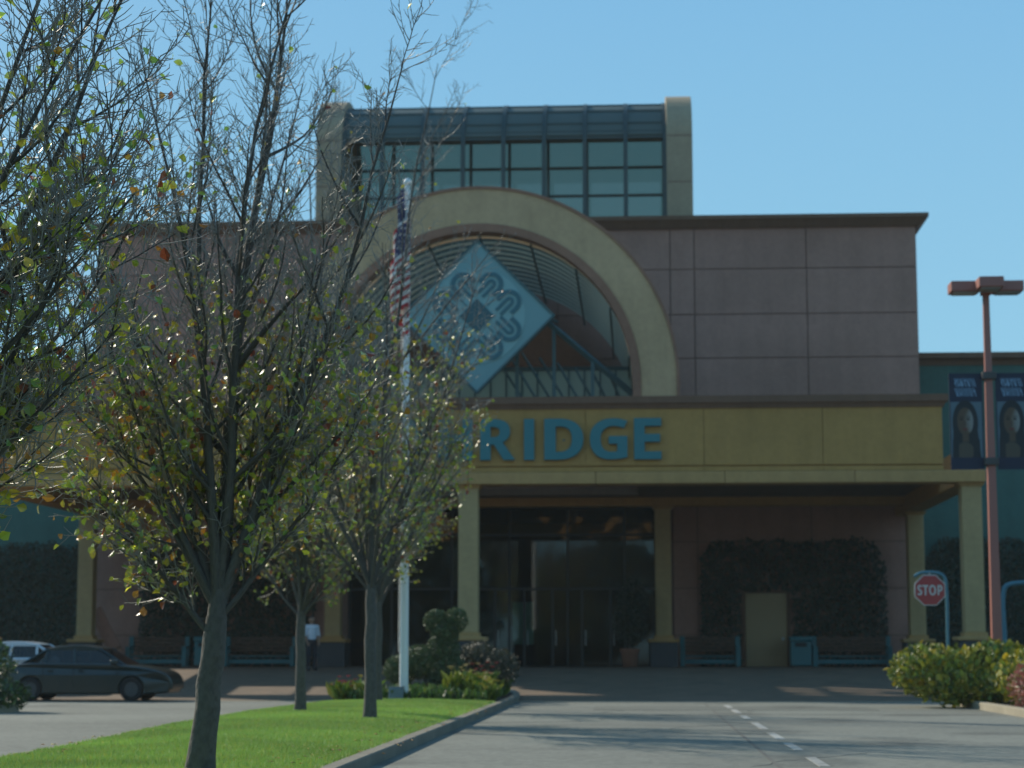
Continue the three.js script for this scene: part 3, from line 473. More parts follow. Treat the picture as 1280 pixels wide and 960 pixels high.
// topiary animal in the flower bed
shrub('topiary_animal', 'clipped green topiary animal with two round ears in the flower bed', 'topiary', [0, .3, 10], [[.0, 1.78, 0, .3, .28, .28], [.52, 1.8, 0, .3, .3, .28], [.25, 1.45, .05, .34, .36, .32], [.2, 1.0, 0, .42, .5, .4], [-.35, .72, 0, .6, .42, .45], [-.9, .52, 0, .42, .38, .4], [.3, .45, .1, .5, .5, .45]], 9500, .06, BOX, undefined, { depth: .35 });
shrub('hedge_shrub', 'dark bronze rounded shrub beside the topiary animal', 'shrub', [1.28, .3, 9], [[-.25, .65, 0, .65, .6, .6], [.3, .55, .3, .55, .5, .5]], 2200, .08, [[.6, [.05, .055, .02]], [.4, [.1, .09, .04]]]);
// ground cover and flower clumps
{
  const r = RNG(9), L = leafSoup();
  for (let k = 0; k < 5200; k++) { const z = 8 + 7 * r(), f = Math.min(1, (z - 5) / 9), x = -1.55 * f + (1.75 + 1.5 * f) * r(), y = .14 + gy(z), h = .12 + .3 * r() * (.4 + .6 * N1(x / 10 + 2, z / 10, 17, 2)); const d = rdir(r).multiplyScalar(.6).add(V(0, .9, 0)).normalize(); L.leaf(V(x, y + (r() < .5 ? 0 : .12 * r()), z), d, rdir(r), h, h * .28, pick(r, [[.5, [.12, .21, .04]], [.3, [.22, .3, .05]], [.2, [.06, .1, .03]]])); }
  const g = stuff(mesh('ground_cover', L.build(), M.shrubLeaf)); tag(g, 'leafy green ground cover filling the flower bed', 'ground cover');
  const clump = (label, x, z, pal, fl, s) => {
    const t = thing('flower_clump', label, 'flowers', [x, .14 + gy(z), z], r() * 6, 'flower clumps along the bed edge'), A = leafSoup(), B = leafSoup();
    for (let k = 0; k < 70; k++) { const a = r() * 6.28, d = V(Math.cos(a) * .55, .9, Math.sin(a) * .55).normalize(), h = s * (.3 + .35 * r()); A.leaf(V((r() - .5) * .3 * s, 0, (r() - .5) * .3 * s), d, rdir(r), h, h * .22, pick(r, pal)); }
    for (let k = 0; k < 12; k++) { const p = V((r() - .5) * .55 * s, s * (.35 + .35 * r()), (r() - .5) * .55 * s); for (let q = 0; q < 6; q++) { const a = q * 1.047 + r() * .3, d = V(Math.cos(a), .5, Math.sin(a)).normalize(); B.leaf(p, d, V(0, 1, 0), .075, .06, pick(r, fl)); } }
    stuff(mesh('leaves', A.build(), M.shrubLeaf, t)); stuff(mesh('blossoms', B.build(), M.shrubLeaf, t));
  };
  const red = [[1, [.5, .04, .06]]], cream = [[1, [.65, .52, .25]]], yel = [[1, [.55, .42, .04]]], gr = [[.6, [.18, .26, .04]], [.4, [.38, .4, .05]]];
  clump('red blossoms with yellow-green leaves at the lawn side end of the bed', -1.75, 14.6, gr, red, .95);
  clump('yellow-green leafy clump beside the red blossoms', -1.25, 14.2, gr, yel, 1.0);
  clump('tall cream and yellow blossoms before the bronze shrub', 1.0, 13.4, gr, cream, 1.35); clump('cream blossoms nearest the kerb by the bronze shrub', 1.45, 13.8, gr, cream, 1.05);
  clump('red blossoms among green leaves next to the cream blossoms', 1.35, 12.2, gr, red, 1.3); clump('low yellow blossoms hugging the road kerb', 1.72, 14.4, gr, yel, .8);
  clump('small red blossoms towards the island tip', 1.6, 9.4, gr, red, .9); clump('small cream blossoms at the island tip', 1.5, 7.2, gr, cream, .8);
}
// unseen tree belt behind the viewer, added to darken the entrance glass reflection
{
  const r = RNG(88), all = [];
  for (let k = 0; k < 11; k++) {
    const x = -70 + k * 14 + (r() - .5) * 5, z = 122 + r() * 14, h = 12 + 5 * r(), bl = Array.from({ length: 9 }, () => [x + (r() - .5) * 8, h * (.2 + .55 * r()), z + (r() - .5) * 6, 3.5 + 2 * r(), h * .26, 3.5 + 1.5 * r()]);
    all.push(blobLeaves(r, bl, 2600, 1.1, [[1, [.05, .08, .02]]], .5));
  }
  tag(stuff(mesh('added_tree_belt', all, M.shrubLeaf)), 'unseen belt of trees added behind the viewer to darken the glass reflection', 'trees');
}
// ivy screens on the walls
function ivy(label, x0, x1, y1, z, seed, hole) {
  const t = thing('wall_ivy', label, 'ivy', [0, gy(z), z], 0, 'dark ivy screens on the mall walls'), r = RNG(seed), L = leafSoup(), base = [];
  const n = Math.round((x1 - x0) * y1 * 210), top = x => y1 - .25 + .5 * N1(x / 9 + 4, seed * .1, 21, 3) * 1.1 - (Math.max(0, 1 - Math.min(x - x0, x1 - x) / .7) ** 2) * .8;
  const inHole = (x, y) => hole && x > hole[0] && x < hole[1] && y < hole[2];
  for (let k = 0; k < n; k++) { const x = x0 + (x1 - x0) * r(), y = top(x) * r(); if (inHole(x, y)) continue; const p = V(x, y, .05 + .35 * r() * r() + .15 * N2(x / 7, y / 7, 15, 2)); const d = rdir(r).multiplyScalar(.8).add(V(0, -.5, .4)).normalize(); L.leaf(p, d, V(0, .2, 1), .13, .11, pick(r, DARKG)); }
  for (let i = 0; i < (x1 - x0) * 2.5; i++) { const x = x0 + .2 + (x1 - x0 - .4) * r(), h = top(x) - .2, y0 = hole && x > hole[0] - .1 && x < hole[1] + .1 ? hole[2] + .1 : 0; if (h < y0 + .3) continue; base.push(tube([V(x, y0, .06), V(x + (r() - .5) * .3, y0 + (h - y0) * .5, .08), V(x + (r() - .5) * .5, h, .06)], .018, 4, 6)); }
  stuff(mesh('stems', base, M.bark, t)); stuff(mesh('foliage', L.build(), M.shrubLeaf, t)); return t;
}
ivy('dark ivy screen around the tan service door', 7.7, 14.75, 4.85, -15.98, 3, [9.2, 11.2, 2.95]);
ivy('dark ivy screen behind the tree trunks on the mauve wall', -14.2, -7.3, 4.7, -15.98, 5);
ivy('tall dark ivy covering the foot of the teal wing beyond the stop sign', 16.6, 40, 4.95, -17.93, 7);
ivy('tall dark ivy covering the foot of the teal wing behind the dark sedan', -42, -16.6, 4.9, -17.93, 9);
console.log('planting done');
// ---------------------------------------------------------------- street furniture and small things
{ // flagpole and flag
  const p = thing('flagpole', 'tall white flagpole rising from the flower bed', 'flagpole', [-.3, gy(14.5) + .1, 14.5]);
  const pts = []; for (const [r, y] of [[.22, 0], [.22, .05], [.13, .09], [.105, .4], [.1, 4], [.07, 12.35], [.055, 12.5]]) pts.push(new THREE.Vector2(r, y));
  mesh('shaft', new THREE.LatheGeometry(pts, 20), M.white, p); mesh('ball_finial', new THREE.SphereGeometry(.1, 16, 12).translate(0, 12.56, 0), M.white, p);
  mesh('halyard', tube([V(-.13, 1.2, .02), V(-.125, 6, .02), V(-.1, 12.4, .02)], .008, 4, 8), M.white, p);
  const cv = document.createElement('canvas'); cv.width = 494; cv.height = 260; const c = cv.getContext('2d');
  for (let i = 0; i < 13; i++) { c.fillStyle = i % 2 ? '#e6e2da' : '#a3262c'; c.fillRect(0, i * 20, 494, 20); }
  c.fillStyle = '#222c58'; c.fillRect(0, 0, 198, 140); c.fillStyle = '#e6e2da';
  for (let i = 0; i < 9; i++) for (let j = 0; j < (i % 2 ? 5 : 6); j++) { const x = 16.5 + j * 33 + (i % 2 ? 16.5 : 0), y = 14 + i * 14; c.beginPath(); for (let k = 0; k < 10; k++) { const a = -Math.PI / 2 + k * Math.PI / 5, q = k % 2 ? 2.6 : 6.2; c.lineTo(x + q * Math.cos(a), y + q * Math.sin(a)); } c.fill(); }
  const t = new THREE.CanvasTexture(cv); t.colorSpace = THREE.SRGBColorSpace;
  const f = thing('flag', 'striped red white and blue flag hanging limp on the white pole', 'flag', [-.36, 8.7, 14.66]);
  const nu = 70, nv = 30, pos = [], uv = [], idx = [];
  for (let j = 0; j <= nv; j++) for (let i = 0; i <= nu; i++) { const u = i / nu, v = j / nv, fo = Math.sin(u * 17 + v * 1.5), g = .1 + .1 * Math.sqrt(u); pos.push(.02 - .1 * u - g * (.1 + 1.25 * fo) * (u > .03 ? 1 : u / .03), 3.85 - v * 1.5 - 2.25 * Math.pow(u, .8), .13 * Math.cos(u * 17 + v * 1.5) * Math.min(1, u * 8) + .03 * Math.sin(v * 9 + u * 5)); uv.push(u, 1 - v); }
  for (let j = 0; j < nv; j++) for (let i = 0; i < nu; i++) { const a = j * (nu + 1) + i; idx.push(a, a + nu + 1, a + 1, a + 1, a + nu + 1, a + nu + 2); }
  const g = new THREE.BufferGeometry(); g.setAttribute('position', new THREE.Float32BufferAttribute(pos, 3)); g.setAttribute('uv', new THREE.Float32BufferAttribute(uv, 2)); g.setIndex(idx); g.computeVertexNormals();
  mesh('cloth', g, mat(1, 1, 1, .85, { map: t, side: THREE.DoubleSide, transmission: .25, thickness: 0 }), f);
  mesh('clip', [bx(-.06, .02, 3.7, 3.76, -.03, .02), bx(-.06, .02, 2.45, 2.5, -.03, .02)], M.steel, f);
}
{ // lamp post
  const p = thing('lamp_post', 'tall dull red parking lot lamp post with three box heads', 'lamp post', [13.82, .12, 13]);
  mesh('footing', new THREE.CylinderGeometry(.3, .3, .5, 24).translate(0, .25, 0), M.concrete, p);
  const s = new THREE.CylinderGeometry(.07 * 1.414, .122 * 1.414, 9.45, 4, 1).rotateY(Math.PI / 4).translate(0, 5.2, 0); s.computeVertexNormals(); mesh('shaft', s.toNonIndexed(), M.lampRed, p); p.children.at(-1).geometry.computeVertexNormals();
  mesh('hub', rbx(-.12, .12, 9.85, 10.05, -.12, .12, .02), M.lampRed, p);
  for (const [dx, dz] of [[-1, 0], [1, 0], [0, 1]]) {
    const h = part('lamp_head', p); h.position.set(dx * .52, 10.05, dz * .52); h.rotation.y = dz ? Math.PI / 2 : 0;
    mesh('housing', rbx(-.36, .36, -.14, .12, -.3, .3, .03), M.lampRed, h); mesh('lens', bx(-.28, .28, -.17, -.141, -.22, .22), mat(.3, .3, .28, .3), h);
  }
  for (const y of [5.75, 7.85]) mesh('bracket', rbx(-.17, .17, y - .09, y + .09, -.17, .17, .02), mat(.05, .05, .05, .5), p);
}
{ // banners
  const cv = document.createElement('canvas'); cv.width = 256; cv.height = 640; const c = cv.getContext('2d'), r = RNG(6);
  c.fillStyle = '#12263f'; c.fillRect(0, 0, 256, 640);
  c.strokeStyle = '#7fa3bd'; c.lineWidth = 7;   // two rows of slanted lettering, too soft to read
  for (const [y, h] of [[34, 56], [98, 56]]) for (let x = 44; x < 206; x += 18) { c.beginPath(); c.moveTo(x, y); c.lineTo(x + 8 + r() * 14, y + h); c.stroke(); if (r() < .5) { c.beginPath(); c.moveTo(x, y + h * r()); c.lineTo(x + 16, y + h * r()); c.stroke(); } }
  c.fillStyle = '#56707c'; c.fillRect(8, 190, 240, 380);   // a portrait print: dark long hair, face half in shade
  c.fillStyle = '#16242a'; c.beginPath(); c.ellipse(118, 330, 98, 150, 0, 0, 7); c.fill(); c.beginPath(); c.moveTo(28, 330); c.lineTo(14, 575); c.lineTo(236, 575); c.lineTo(205, 330); c.fill();
  c.fillStyle = '#574839'; c.beginPath(); c.ellipse(118, 320, 62, 92, 0, 0, 7); c.fill();
  c.save(); c.beginPath(); c.ellipse(118, 320, 62, 92, 0, 0, 7); c.clip(); for (let q = 0; q < 12; q++) { c.fillStyle = 'rgba(150,160,160,.1)'; c.beginPath(); c.ellipse(186, 318, 78 - q * 5, 96, 0, 0, 7); c.fill(); } c.restore();
  c.fillStyle = '#574839'; c.fillRect(95, 395, 48, 60); c.fillStyle = '#4f4a3f'; c.beginPath(); c.ellipse(112, 520, 70, 62, 0, 0, 7); c.fill(); c.fillStyle = '#16242a'; c.fillRect(18, 440, 46, 130); c.fillRect(176, 440, 50, 130);
  c.fillStyle = '#1d1a18'; for (const x of [88, 142]) { c.beginPath(); c.ellipse(x, 306, 14, 6, 0, 0, 7); c.fill(); c.fillRect(x - 17, 288, 34, 4); } c.fillStyle = '#4a3630'; c.fillRect(112, 318, 9, 30); c.fillStyle = '#6d2f2f'; c.beginPath(); c.ellipse(116, 372, 20, 7, 0, 0, 7); c.fill();
  c.fillStyle = '#12263f'; c.fillRect(0, 560, 256, 80);
  const t = new THREE.CanvasTexture(cv); t.colorSpace = THREE.SRGBColorSpace; const pm = mat(.9, .9, .9, .7, { map: t });
  const nav = mat(.012, .03, .06, .7);
  for (const s of [-1, 1]) {
    const b = thing('lamp_banner', s < 0 ? 'navy portrait banner hung on the canopy side of the lamp post' : 'navy portrait banner hung on the outer side of the lamp post', 'banner', [13.82 + s * .56, 5.62, 13], 0, 'banners on the lamp post');
    mesh('cloth', bx(-.4, .4, .06, 2.42, -.012, .012), nav, b);
    const g = new THREE.PlaneGeometry(.8, 2.36).translate(0, 1.24, .018); mesh('print', g, pm, b);
    mesh('banner_arm', [bar(V(-s * .45, .2, 0), V(s * .42, .2, 0), .025), bar(V(-s * .45, 2.3, 0), V(s * .42, 2.3, 0), .025)], M.dark, b); 
  }
}
{ // stop sign in its cane-shaped blue frame
  const p = thing('stop_sign', 'red octagonal stop sign on a hooked blue pipe post', 'sign', [12.26, 0, 13]);
  p.position.y = .1;
  mesh('pipe_post', tube([V(.4, 0, 0), V(.4, 1.4, 0), V(.4, 2.75, 0), V(.36, 2.98, 0), V(.22, 3.08, 0), V(0, 3.1, 0), V(-.22, 3.08, 0), V(-.36, 3.0, 0)], .04, 10, 60), M.stopBlue, p);
  const oct = R => new THREE.CylinderGeometry(R, R, .02, 8).rotateY(Math.PI / 8).rotateX(Math.PI / 2);
  const plate = part('sign_plate', p); plate.position.set(0, 2.67, .05);
  const sw = mat(.5, .5, .48, .6); mesh('white_border', oct(.4), sw, plate); mesh('red_face', oct(.375).translate(0, 0, .008), mat(.34, .04, .04, .5), plate);
  const font = await new FontLoader().loadAsync('fonts/droid/droid_sans_bold.typeface.json'), g = new TextGeometry('STOP', { font, size: .2, depth: .008, curveSegments: 6 }); g.computeBoundingBox(); const b = g.boundingBox;
  g.translate(-(b.min.x + b.max.x) / 2, -(b.min.y + b.max.y) / 2, 0).scale(.6 / (b.max.x - b.min.x), .25 / (b.max.y - b.min.y), 1).translate(0, 0, .018); mesh('lettering', g, sw, plate);
  mesh('clamp', bx(-.02, .02, 2.6, 3.1, .02, .04), M.steel, p); mesh('arm', bar(V(.4, 2.67, .02), V(-.3, 2.67, .02), .03), M.stopBlue, p);
}
{ // blue pipe frame beyond the lamp post
  const p = thing('pipe_frame', 'blue pipe frame standing beyond the red lamp post', 'frame', [15.45, gy(5), 5]);
  mesh('pipe', tube([V(0, 0, 0), V(0, 1.5, 0), V(0, 2.75, 0), V(.08, 2.98, 0), V(.3, 3.06, 0), V(1.2, 3.06, 0), V(1.42, 2.98, 0), V(1.5, 2.75, 0), V(1.5, 1.5, 0), V(1.5, 0, 0)], .07, 10, 90), M.stopBlue, p);
  mesh('base_rail', bar(V(0, .5, 0), V(1.5, .5, 0), .05), M.stopBlue, p);
}
function bench(label, x0, x1, z, turn = 0) {
  const w = x1 - x0, t = thing('bench', label, 'bench', [(x0 + x1) / 2, gy(z) + .006, z], turn, 'benches along the mall wall');
  for (const s of [-1, 1]) { const e = part('end_frame', t); mesh('upright', rbx(s * w / 2 - .09, s * w / 2 + .09, 0, 1.15, -.36, -.24, .02), M.teal, e); mesh('leg', rbx(s * w / 2 - .09, s * w / 2 + .09, 0, .7, .2, .32, .02), M.teal, e); mesh('arm_rest', rbx(s * w / 2 - .09, s * w / 2 + .09, .701, .77, -.23, .32, .02), M.teal, e); }
  for (let k = 0; k < 4; k++) mesh('seat_slat', rbx(-w / 2 + .1, w / 2 - .1, .43, .47, -.2 + k * .125, -.09 + k * .125, .012), M.wood, t);
  for (let k = 0; k < 4; k++) mesh('back_slat', rbx(-w / 2 + .1, w / 2 - .1, .56 + k * .15, .68 + k * .15, -.33, -.29, .012), M.wood, t);
  mesh('skirt_panel', rbx(-w / 2 + .1, w / 2 - .1, .1, .28, .1, .14, .02), M.teal, t); mesh('rail', [bx(-w / 2, w / 2, .36, .42, -.1, -.05), bx(-w / 2, w / 2, .36, .42, .16, .2)], M.teal, t); return t;
}
bench('teal framed slatted bench between the canopy column and tan door', 6.95, 9.05, -15.1); bench('teal framed slatted bench under the ivy beside the teal litter bin', 11.95, 14.75, -15.1);
bench('teal framed slatted bench behind the leaning trunk on the sedan side', -14.4, -12.2, -15.1); bench('teal framed slatted bench behind the slim trees under the ivy', -10.6, -8.0, -15.1);
{
  const litter = (label, x, z) => { const t = thing('litter_bin', label, 'litter bin', [x, gy(z) + .006, z], 0, 'teal litter bins'); mesh('body', rbx(-.39, .39, .04, .95, -.36, .36, .04), M.teal, t); mesh('lid', rbx(-.42, .42, .955, 1.14, -.39, .39, .06), M.teal, t); mesh('plinth', bx(-.34, .34, 0, .04, -.3, .3), M.dark, t); mesh('flap', bx(-.22, .22, .75, .9, .362, .38), M.dark, t); };
  litter('boxy teal litter bin to the hinge side of the tan door', 11.4, -15.05); litter('boxy teal litter bin beneath the ivy behind the tree trunks', -11.4, -15.05);
  // potted shrub by the doors
  const z = -12.6, t = thing('potted_shrub', 'terracotta pot with dark shrub beside the entrance column', 'potted plant', [4.95, gy(z) + .006, z]);
  mesh('pot', new THREE.LatheGeometry([[0, 0], [.26, 0], [.33, .55], [.37, .57], [.37, .68], [.32, .68], [.3, .6], [0, .6]].map(p => new THREE.Vector2(...p)), 24), M.terracotta, t);
  const bl = [[0, 1.6, 0, .6, .8, .6], [.1, 2.4, 0, .55, .8, .55]]; mesh('stem', new THREE.CylinderGeometry(.04, .05, 1.2, 8).translate(0, 1.1, 0), M.bark, t); stuff(mesh('foliage', blobLeaves(RNG(15), bl, 1500, .12, DARKG, .6), M.shrubLeaf, t));
  // posters standing inside the glass
  const poster = (label, x, w, y0, y1, c) => { const q = thing('poster_stand', label, 'poster', [x, .63, -16.75]); mesh('board', rbx(-w / 2, w / 2, y0 - .63, y1 - .63, -.03, .03, .01), c, q); mesh('stand', [bx(-w / 2 + .05, -w / 2 + .1, 0, y0 - .63, -.02, .02), bx(w / 2 - .1, w / 2 - .05, 0, y0 - .63, -.02, .02), bx(-w / 2, w / 2, 0, .03, -.2, .2)], M.frame, q); };
  poster('tall pale green poster behind the entrance glass', .78, .82, 1.55, 3.2, mat(.5, .78, .66, .6)); poster('wide grey poster behind the glass next to the pale green poster', -.38, 1.1, 1.4, 2.8, mat(.12, .15, .16, .6));
  // floodlight box in the bed
  const fl = thing('ground_floodlight', 'small blue-grey floodlight box at the front of the flower bed', 'floodlight', [-.42, gy(14.9) + .13, 14.95]); mesh('housing', rbx(-.17, .17, .05, .34, -.12, .12, .03), mat(.14, .19, .23, .5), fl); mesh('bracket', bx(-.06, .06, -.02, .06, -.05, .05), M.dark, fl); mesh('visor', bx(-.19, .19, .341, .36, -.16, .1), mat(.1, .14, .17, .5), fl);
  // leaning board
  const lb = thing('leaning_board', 'dusty brown board leaning by the canopy column above the sedan bonnet', 'board', [-14.72, gy(-14.3) + .03, -14.3]); 
  const g = boxUV(new THREE.BoxGeometry(.5, 2.35, .08)); mesh('board', g.translate(0, 1.18, 0).rotateZ(.5).translate(.25, .08, 0), M.mauve[2], lb); mesh('batten', boxUV(new THREE.BoxGeometry(.5, .1, .04)).translate(0, .6, .062).rotateZ(.5).translate(.25, .08, 0), M.brown, lb);
}

// ---------------------------------------------------------------- cars
function sedan(label, at, turn, paint, group) {
  const t = thing('parked_car', label, 'car', at, turn, group), W = .86;
  const wheels = [[-1.38, .31], [1.32, .31]];
  const sh = new THREE.Shape(); sh.moveTo(-2.28, .3); sh.lineTo(-2.3, .55); sh.quadraticCurveTo(-2.3, .86, -2.1, .9); sh.lineTo(-1.35, .95); sh.lineTo(.75, .93); sh.quadraticCurveTo(1.7, .86, 2.1, .72); sh.quadraticCurveTo(2.33, .62, 2.32, .45); sh.lineTo(2.25, .26); sh.lineTo(1.32 + .37, .22); sh.absarc(1.32, .31, .37, -.24, Math.PI + .24, false); sh.lineTo(-1.38 + .37, .22); sh.absarc(-1.38, .31, .37, -.24, Math.PI + .24, false); sh.lineTo(-2.2, .26); sh.closePath();
  const body = new THREE.ExtrudeGeometry(sh, { depth: 2 * W - .16, bevelEnabled: true, bevelSize: .05, bevelThickness: .08, bevelSegments: 3, curveSegments: 16 }).translate(0, 0, -W + .08);
  { const p = body.attributes.position; for (let i = 0; i < p.count; i++) { const x = p.getX(i); if (Math.abs(x) > 1.6) p.setZ(i, p.getZ(i) * (1 - .16 * ((Math.abs(x) - 1.6) / .7) ** 2)); } body.computeVertexNormals(); }
  mesh('body', boxUV(body), paint, t);
  // greenhouse: pillars and roof as paint, glass between
  const B = .93, T = 1.42, pin = y => W * (.94 - .24 * (y - B) / (T - B));
  const ghosts = (pts, inset, z) => pts.map(([x, y]) => V(x, y, z * (pin(y) + inset)));
  const roof = new THREE.Shape(); roof.moveTo(-.98, T - .06); roof.quadraticCurveTo(-.75, T, -.4, T + .015); roof.quadraticCurveTo(.15, T + .02, .42, T - .06); roof.lineTo(.42, T - .1); roof.lineTo(-.98, T - .1); roof.closePath();
  mesh('roof', boxUV(new THREE.ExtrudeGeometry(roof, { depth: 1.1, bevelEnabled: true, bevelSize: .02, bevelThickness: .06, bevelSegments: 2 }).translate(0, 0, -.55)), paint, t);
  for (const s of [-1, 1]) for (const [a, b] of [[[1.18, B - .03], [.4, T - .06]], [[-.2, B - .03], [-.26, T - .06]], [[-1.72, B - .03], [-.96, T - .06]], [[-1.02, B - .03], [-.98, T - .12]]]) mesh('pillar', bar(V(a[0], a[1], s * (pin(a[1]) - .03)), V(b[0], b[1], s * (pin(b[1]) - .03)), .06, .05), paint, t);
  const gm = mat(.05, .06, .06, .04, { transmission: .7, thickness: 0 }), poly = (ps) => { const pos = []; for (let i = 1; i < ps.length - 1; i++) for (const q of [ps[0], ps[i], ps[i + 1]]) pos.push(q.x, q.y, q.z); const g = new THREE.BufferGeometry(); g.setAttribute('position', new THREE.Float32BufferAttribute(pos, 3)); g.computeVertexNormals(); return boxUV(g); };
  const glass = gm; glass.side = THREE.DoubleSide;
  for (const s of [-1, 1]) { mesh('side_window', poly(ghosts([[1.08, B + .01], [.36, T - .1], [-.24, T - .08], [-.18, B + .01]], -.035, s)), glass, t); mesh('side_window', poly(ghosts([[-.24, B + .01], [-.3, T - .08], [-.96, T - .1], [-1.0, B + .01]], -.035, s)), glass, t); }
  mesh('windscreen', poly([V(1.2, B, .72), V(.44, T - .05, .56), V(.44, T - .05, -.56), V(1.2, B, -.72)]), glass, t); mesh('rear_window', poly([V(-1.72, B, .7), V(-.98, T - .05, .55), V(-.98, T - .05, -.55), V(-1.72, B, -.7)]), glass, t);
  mesh('interior', [rbx(-1.25, .95, .5, .92, -.7, .7, .05), rbx(-.35, -.2, .9, 1.2, -.55, -.1, .05), rbx(-.35, -.2, .9, 1.2, .1, .55, .05)], M.dark, t);
  const rub = mat(.015, .015, .015, .9), rim = mat(.09, .09, .09, .45, { metalness: .4 });
  for (const [x, y] of wheels) for (const s of [-1, 1]) {
    const w = part('wheel', t); w.position.set(x, y, s * (W - .1));
    mesh('tyre', new THREE.LatheGeometry([[.19, -.1], [.29, -.1], [.312, -.07], [.312, .07], [.29, .1], [.19, .1]].map(p => new THREE.Vector2(...p)), 28).rotateX(Math.PI / 2), rub, w);
    mesh('rim', [new THREE.CylinderGeometry(.195, .195, .12, 24).rotateX(Math.PI / 2), ...Array.from({ length: 5 }, (_, k) => bx(-.03, .03, .04, .18, s * .06 - .02, s * .06 + .02).rotateZ(k * 1.2566))], rim, w); mesh('hub_cap', new THREE.CylinderGeometry(.05, .05, .2, 12).rotateX(Math.PI / 2), rim, w);
  }
  for (const s of [-1, 1]) { mesh('headlight', rbx(2.03, 2.27, .56, .69, s * .56 - .16, s * .56 + .16, .04), mat(.6, .55, .42, .15), t); mesh('tail_light', rbx(-2.35, -2.18, .62, .8, s * .56 - .16, s * .56 + .16, .03), mat(.35, .03, .02, .25), t); mesh('wing_mirror', rbx(.78, .98, .95, 1.08, s * (W + .07) - .08, s * (W + .07) + .08, .04), paint, t); mesh('door_seam', [bx(-.235, -.225, .35, .92, s * (W + .002) - .004, s * (W + .002) + .004), bx(.93, .94, .35, .9, s * (W + .002) - .004, s * (W + .002) + .004), bx(-1.05, -1.04, .5, .92, s * (W + .002) - .004, s * (W + .002) + .004)], M.dark, t); for (const x of [-.1, -.92]) mesh('door_handle', rbx(x, x + .16, .78, .81, s * (W + .01) - .015, s * (W + .01) + .015, .01), paint, t); }
  mesh('front_bumper', rbx(2.12, 2.39, .3, .5, -.7, .7, .06), paint, t); mesh('rear_bumper', rbx(-2.38, -2.14, .3, .54, -.72, .72, .06), paint, t); mesh('number_plate', bx(-2.392, -2.381, .42, .54, -.16, .16), M.white, t);
  return t;
}
sedan('dark green-black sedan stopped in front of the canopy', [-9.35, .01, 8.9], .0, mat(.006, .016, .013, .35, { clearcoat: .5, clearcoatRoughness: .12 }));
sedan('white sedan parked beyond the dark sedan', [-12.9, .13, 4.6], Math.PI, mat(.62, .64, .66, .3, { clearcoat: .6, clearcoatRoughness: .1 }));

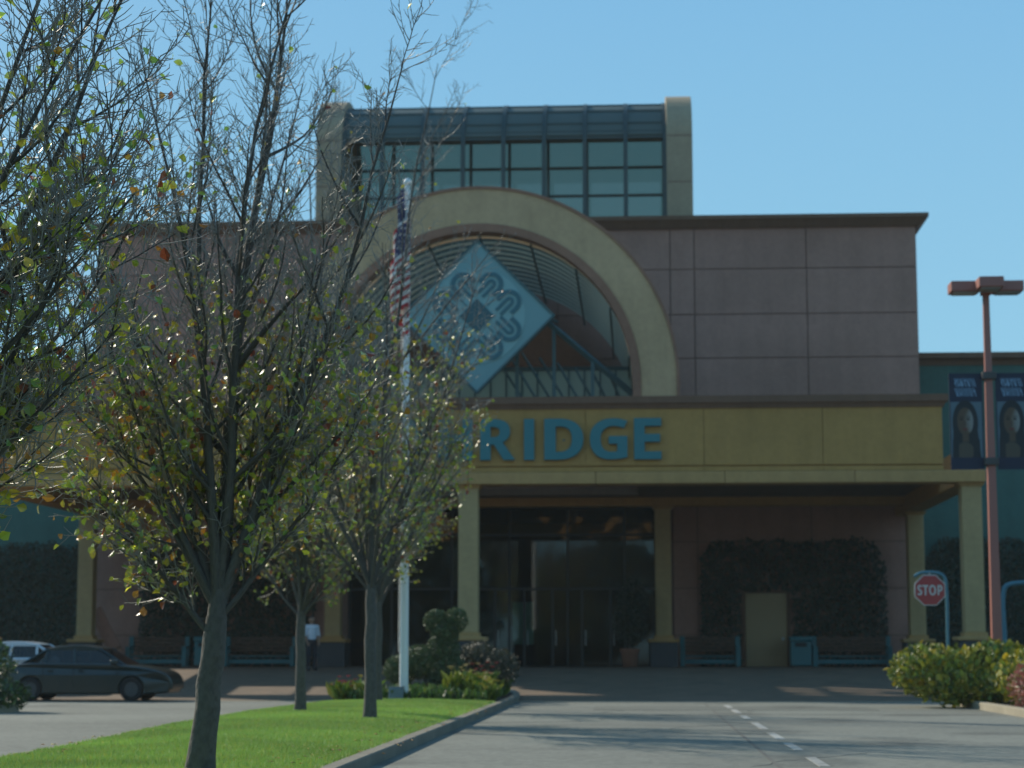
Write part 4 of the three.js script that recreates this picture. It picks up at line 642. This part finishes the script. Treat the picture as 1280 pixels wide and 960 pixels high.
// ---------------------------------------------------------------- person
{
  const P = thing('person', 'person in a pale blue-white shirt and dark trousers standing by the canopy column', 'person', [-5.5, gy(-4) + .006, -4], .5);
  const field = (bones, lo, size, res, k = .05) => {
    const mc = new MarchingCubes(res, new THREE.MeshBasicMaterial(), false, false, 200000); mc.isolation = 0; const half = size / 2, c = V(lo[0] + half, lo[1] + half, lo[2] + half), q = V();
    for (let z = 0; z < res; z++) for (let y = 0; y < res; y++) for (let x = 0; x < res; x++) {
      const h = res / 2; q.set((x - h) / h * half + c.x, (y - h) / h * half + c.y, (z - h) / h * half + c.z); let d = 1e3;
      for (const [a, b, r0, r1] of bones) { const abx = b[0] - a[0], aby = b[1] - a[1], abz = b[2] - a[2], px = q.x - a[0], py = q.y - a[1], pz = q.z - a[2]; const l = abx * abx + aby * aby + abz * abz, t = l ? Math.min(1, Math.max(0, (px * abx + py * aby + pz * abz) / l)) : 0; const e = Math.hypot(px - abx * t, py - aby * t, pz - abz * t) - (r0 + (r1 - r0) * t); const m = Math.max(k - Math.abs(d - e), 0) / k; d = Math.min(d, e) - m * m * k * .25; }
      mc.field[z * res * res + y * res + x] = -d;
    }
    mc.update(); const n = mc.count, g = new THREE.BufferGeometry(), p = new Float32Array(mc.positionArray.slice(0, n * 3)), nn = new Float32Array(mc.normalArray.slice(0, n * 3));
    for (let i = 0; i < n; i++) { p[3 * i] = p[3 * i] * half + c.x; p[3 * i + 1] = p[3 * i + 1] * half + c.y; p[3 * i + 2] = p[3 * i + 2] * half + c.z; }
    g.setAttribute('position', new THREE.BufferAttribute(p, 3)); g.setAttribute('normal', new THREE.BufferAttribute(nn, 3)); return boxUV(g);
  };
  const arm = s => [[[s * .18, 1.42, 0], [s * .24, 1.14, -.02], .05, .042], [[s * .24, 1.14, -.02], [s * .2, .93, .14], .04, .028]];
  const leg = s => [[[s * .09, .92, 0], [s * .105, .5, .02], .085, .058], [[s * .105, .5, .02], [s * .11, .1, -.02], .055, .038], [[s * .11, .05, -.04], [s * .13, .035, .15], .04, .03]];
  const hand = s => { const o = [[[s * .2, .93, .14], [s * .19, .87, .19], .028, .03]]; for (let f = 0; f < 4; f++) { const x = s * (.165 + f * .017); o.push([[x, .86, .2], [x - s * .004, .82 + .006 * Math.abs(f - 1), .215], .0085, .008], [[x - s * .004, .82 + .006 * Math.abs(f - 1), .215], [x - s * .01, .795 + .008 * Math.abs(f - 1), .2], .008, .007]); } o.push([[s * .17, .9, .175], [s * .145, .865, .2], .011, .009], [[s * .145, .865, .2], [s * .14, .84, .205], .009, .008]); return o; };
  const torso = [[[0, .95, 0], [0, 1.2, .005], .125, .125], [[0, 1.2, .005], [0, 1.36, 0], .125, .13], [[-.13, 1.4, 0], [.13, 1.4, 0], .065, .065]], neck = [[[0, 1.44, -.005], [0, 1.54, .01], .055, .05]];
  const head = [[[0, 1.645, 0], [0, 1.66, .0], .1, .098], [[0, 1.58, .03], [0, 1.56, .045], .06, .045], [[0, 1.64, .095], [0, 1.615, .112], .014, .017], [[-.098, 1.63, 0], [-.1, 1.6, 0], .018, .014], [[.098, 1.63, 0], [.1, 1.6, 0], .018, .014]];
  const skin = mat(.3, .17, .11, .6), body = field([...torso, ...neck, ...arm(1), ...arm(-1), ...leg(1), ...leg(-1)], [-.92, -.04, -.92], 1.84, 110, .06);
  const b = mesh('body', [body, field(head, [-.15, 1.5, -.15], .3, 56, .03), field(hand(1), [.06, .76, .06], .24, 48, .012), field(hand(-1), [-.3, .76, .06], .24, 48, .012)], skin, P);
  mesh('shirt', field([...torso, ...arm(1).slice(0, 1), ...arm(-1).slice(0, 1)].map(([a, c, r0, r1]) => [a, c, r0 + .02, r1 + .022]), [-.45, .75, -.45], .9, 72, .05), mat(.6, .64, .7, .85), P);
  mesh('trousers', field([[[0, .93, 0], [0, .98, 0], .135, .13], ...leg(1).slice(0, 2), ...leg(-1).slice(0, 2)].map(([a, c, r0, r1]) => [a, c, r0 + .014, r1 + .02]), [-.55, -.0, -.55], 1.1, 84, .05), mat(.02, .022, .03, .85), P);
  mesh('hair', field([[[0, 1.685, -.02], [0, 1.66, -.035], .099, .095]], [-.15, 1.53, -.17], .3, 40), mat(.03, .02, .015, .7), P);
  mesh('shoe', [1, -1].map(s => field([[[s * .11, .05, -.05], [s * .13, .04, .16], .052, .042]], [s * .12 - .16, -.1, -.12], .34, 40)), M.dark, P);
  mesh('eye', [-1, 1].map(s => new THREE.SphereGeometry(.012, 8, 6).translate(s * .035, 1.65, .093)), M.dark, b); mesh('mouth', rbx(-.025, .025, 1.568, 1.576, .085, .092, .003), mat(.25, .08, .07, .6), b);
}
console.log('all done');
scene.traverse(o => { if (o.isMesh) { o.castShadow = true; o.receiveShadow = true; } });
renderer.render(scene, camera);
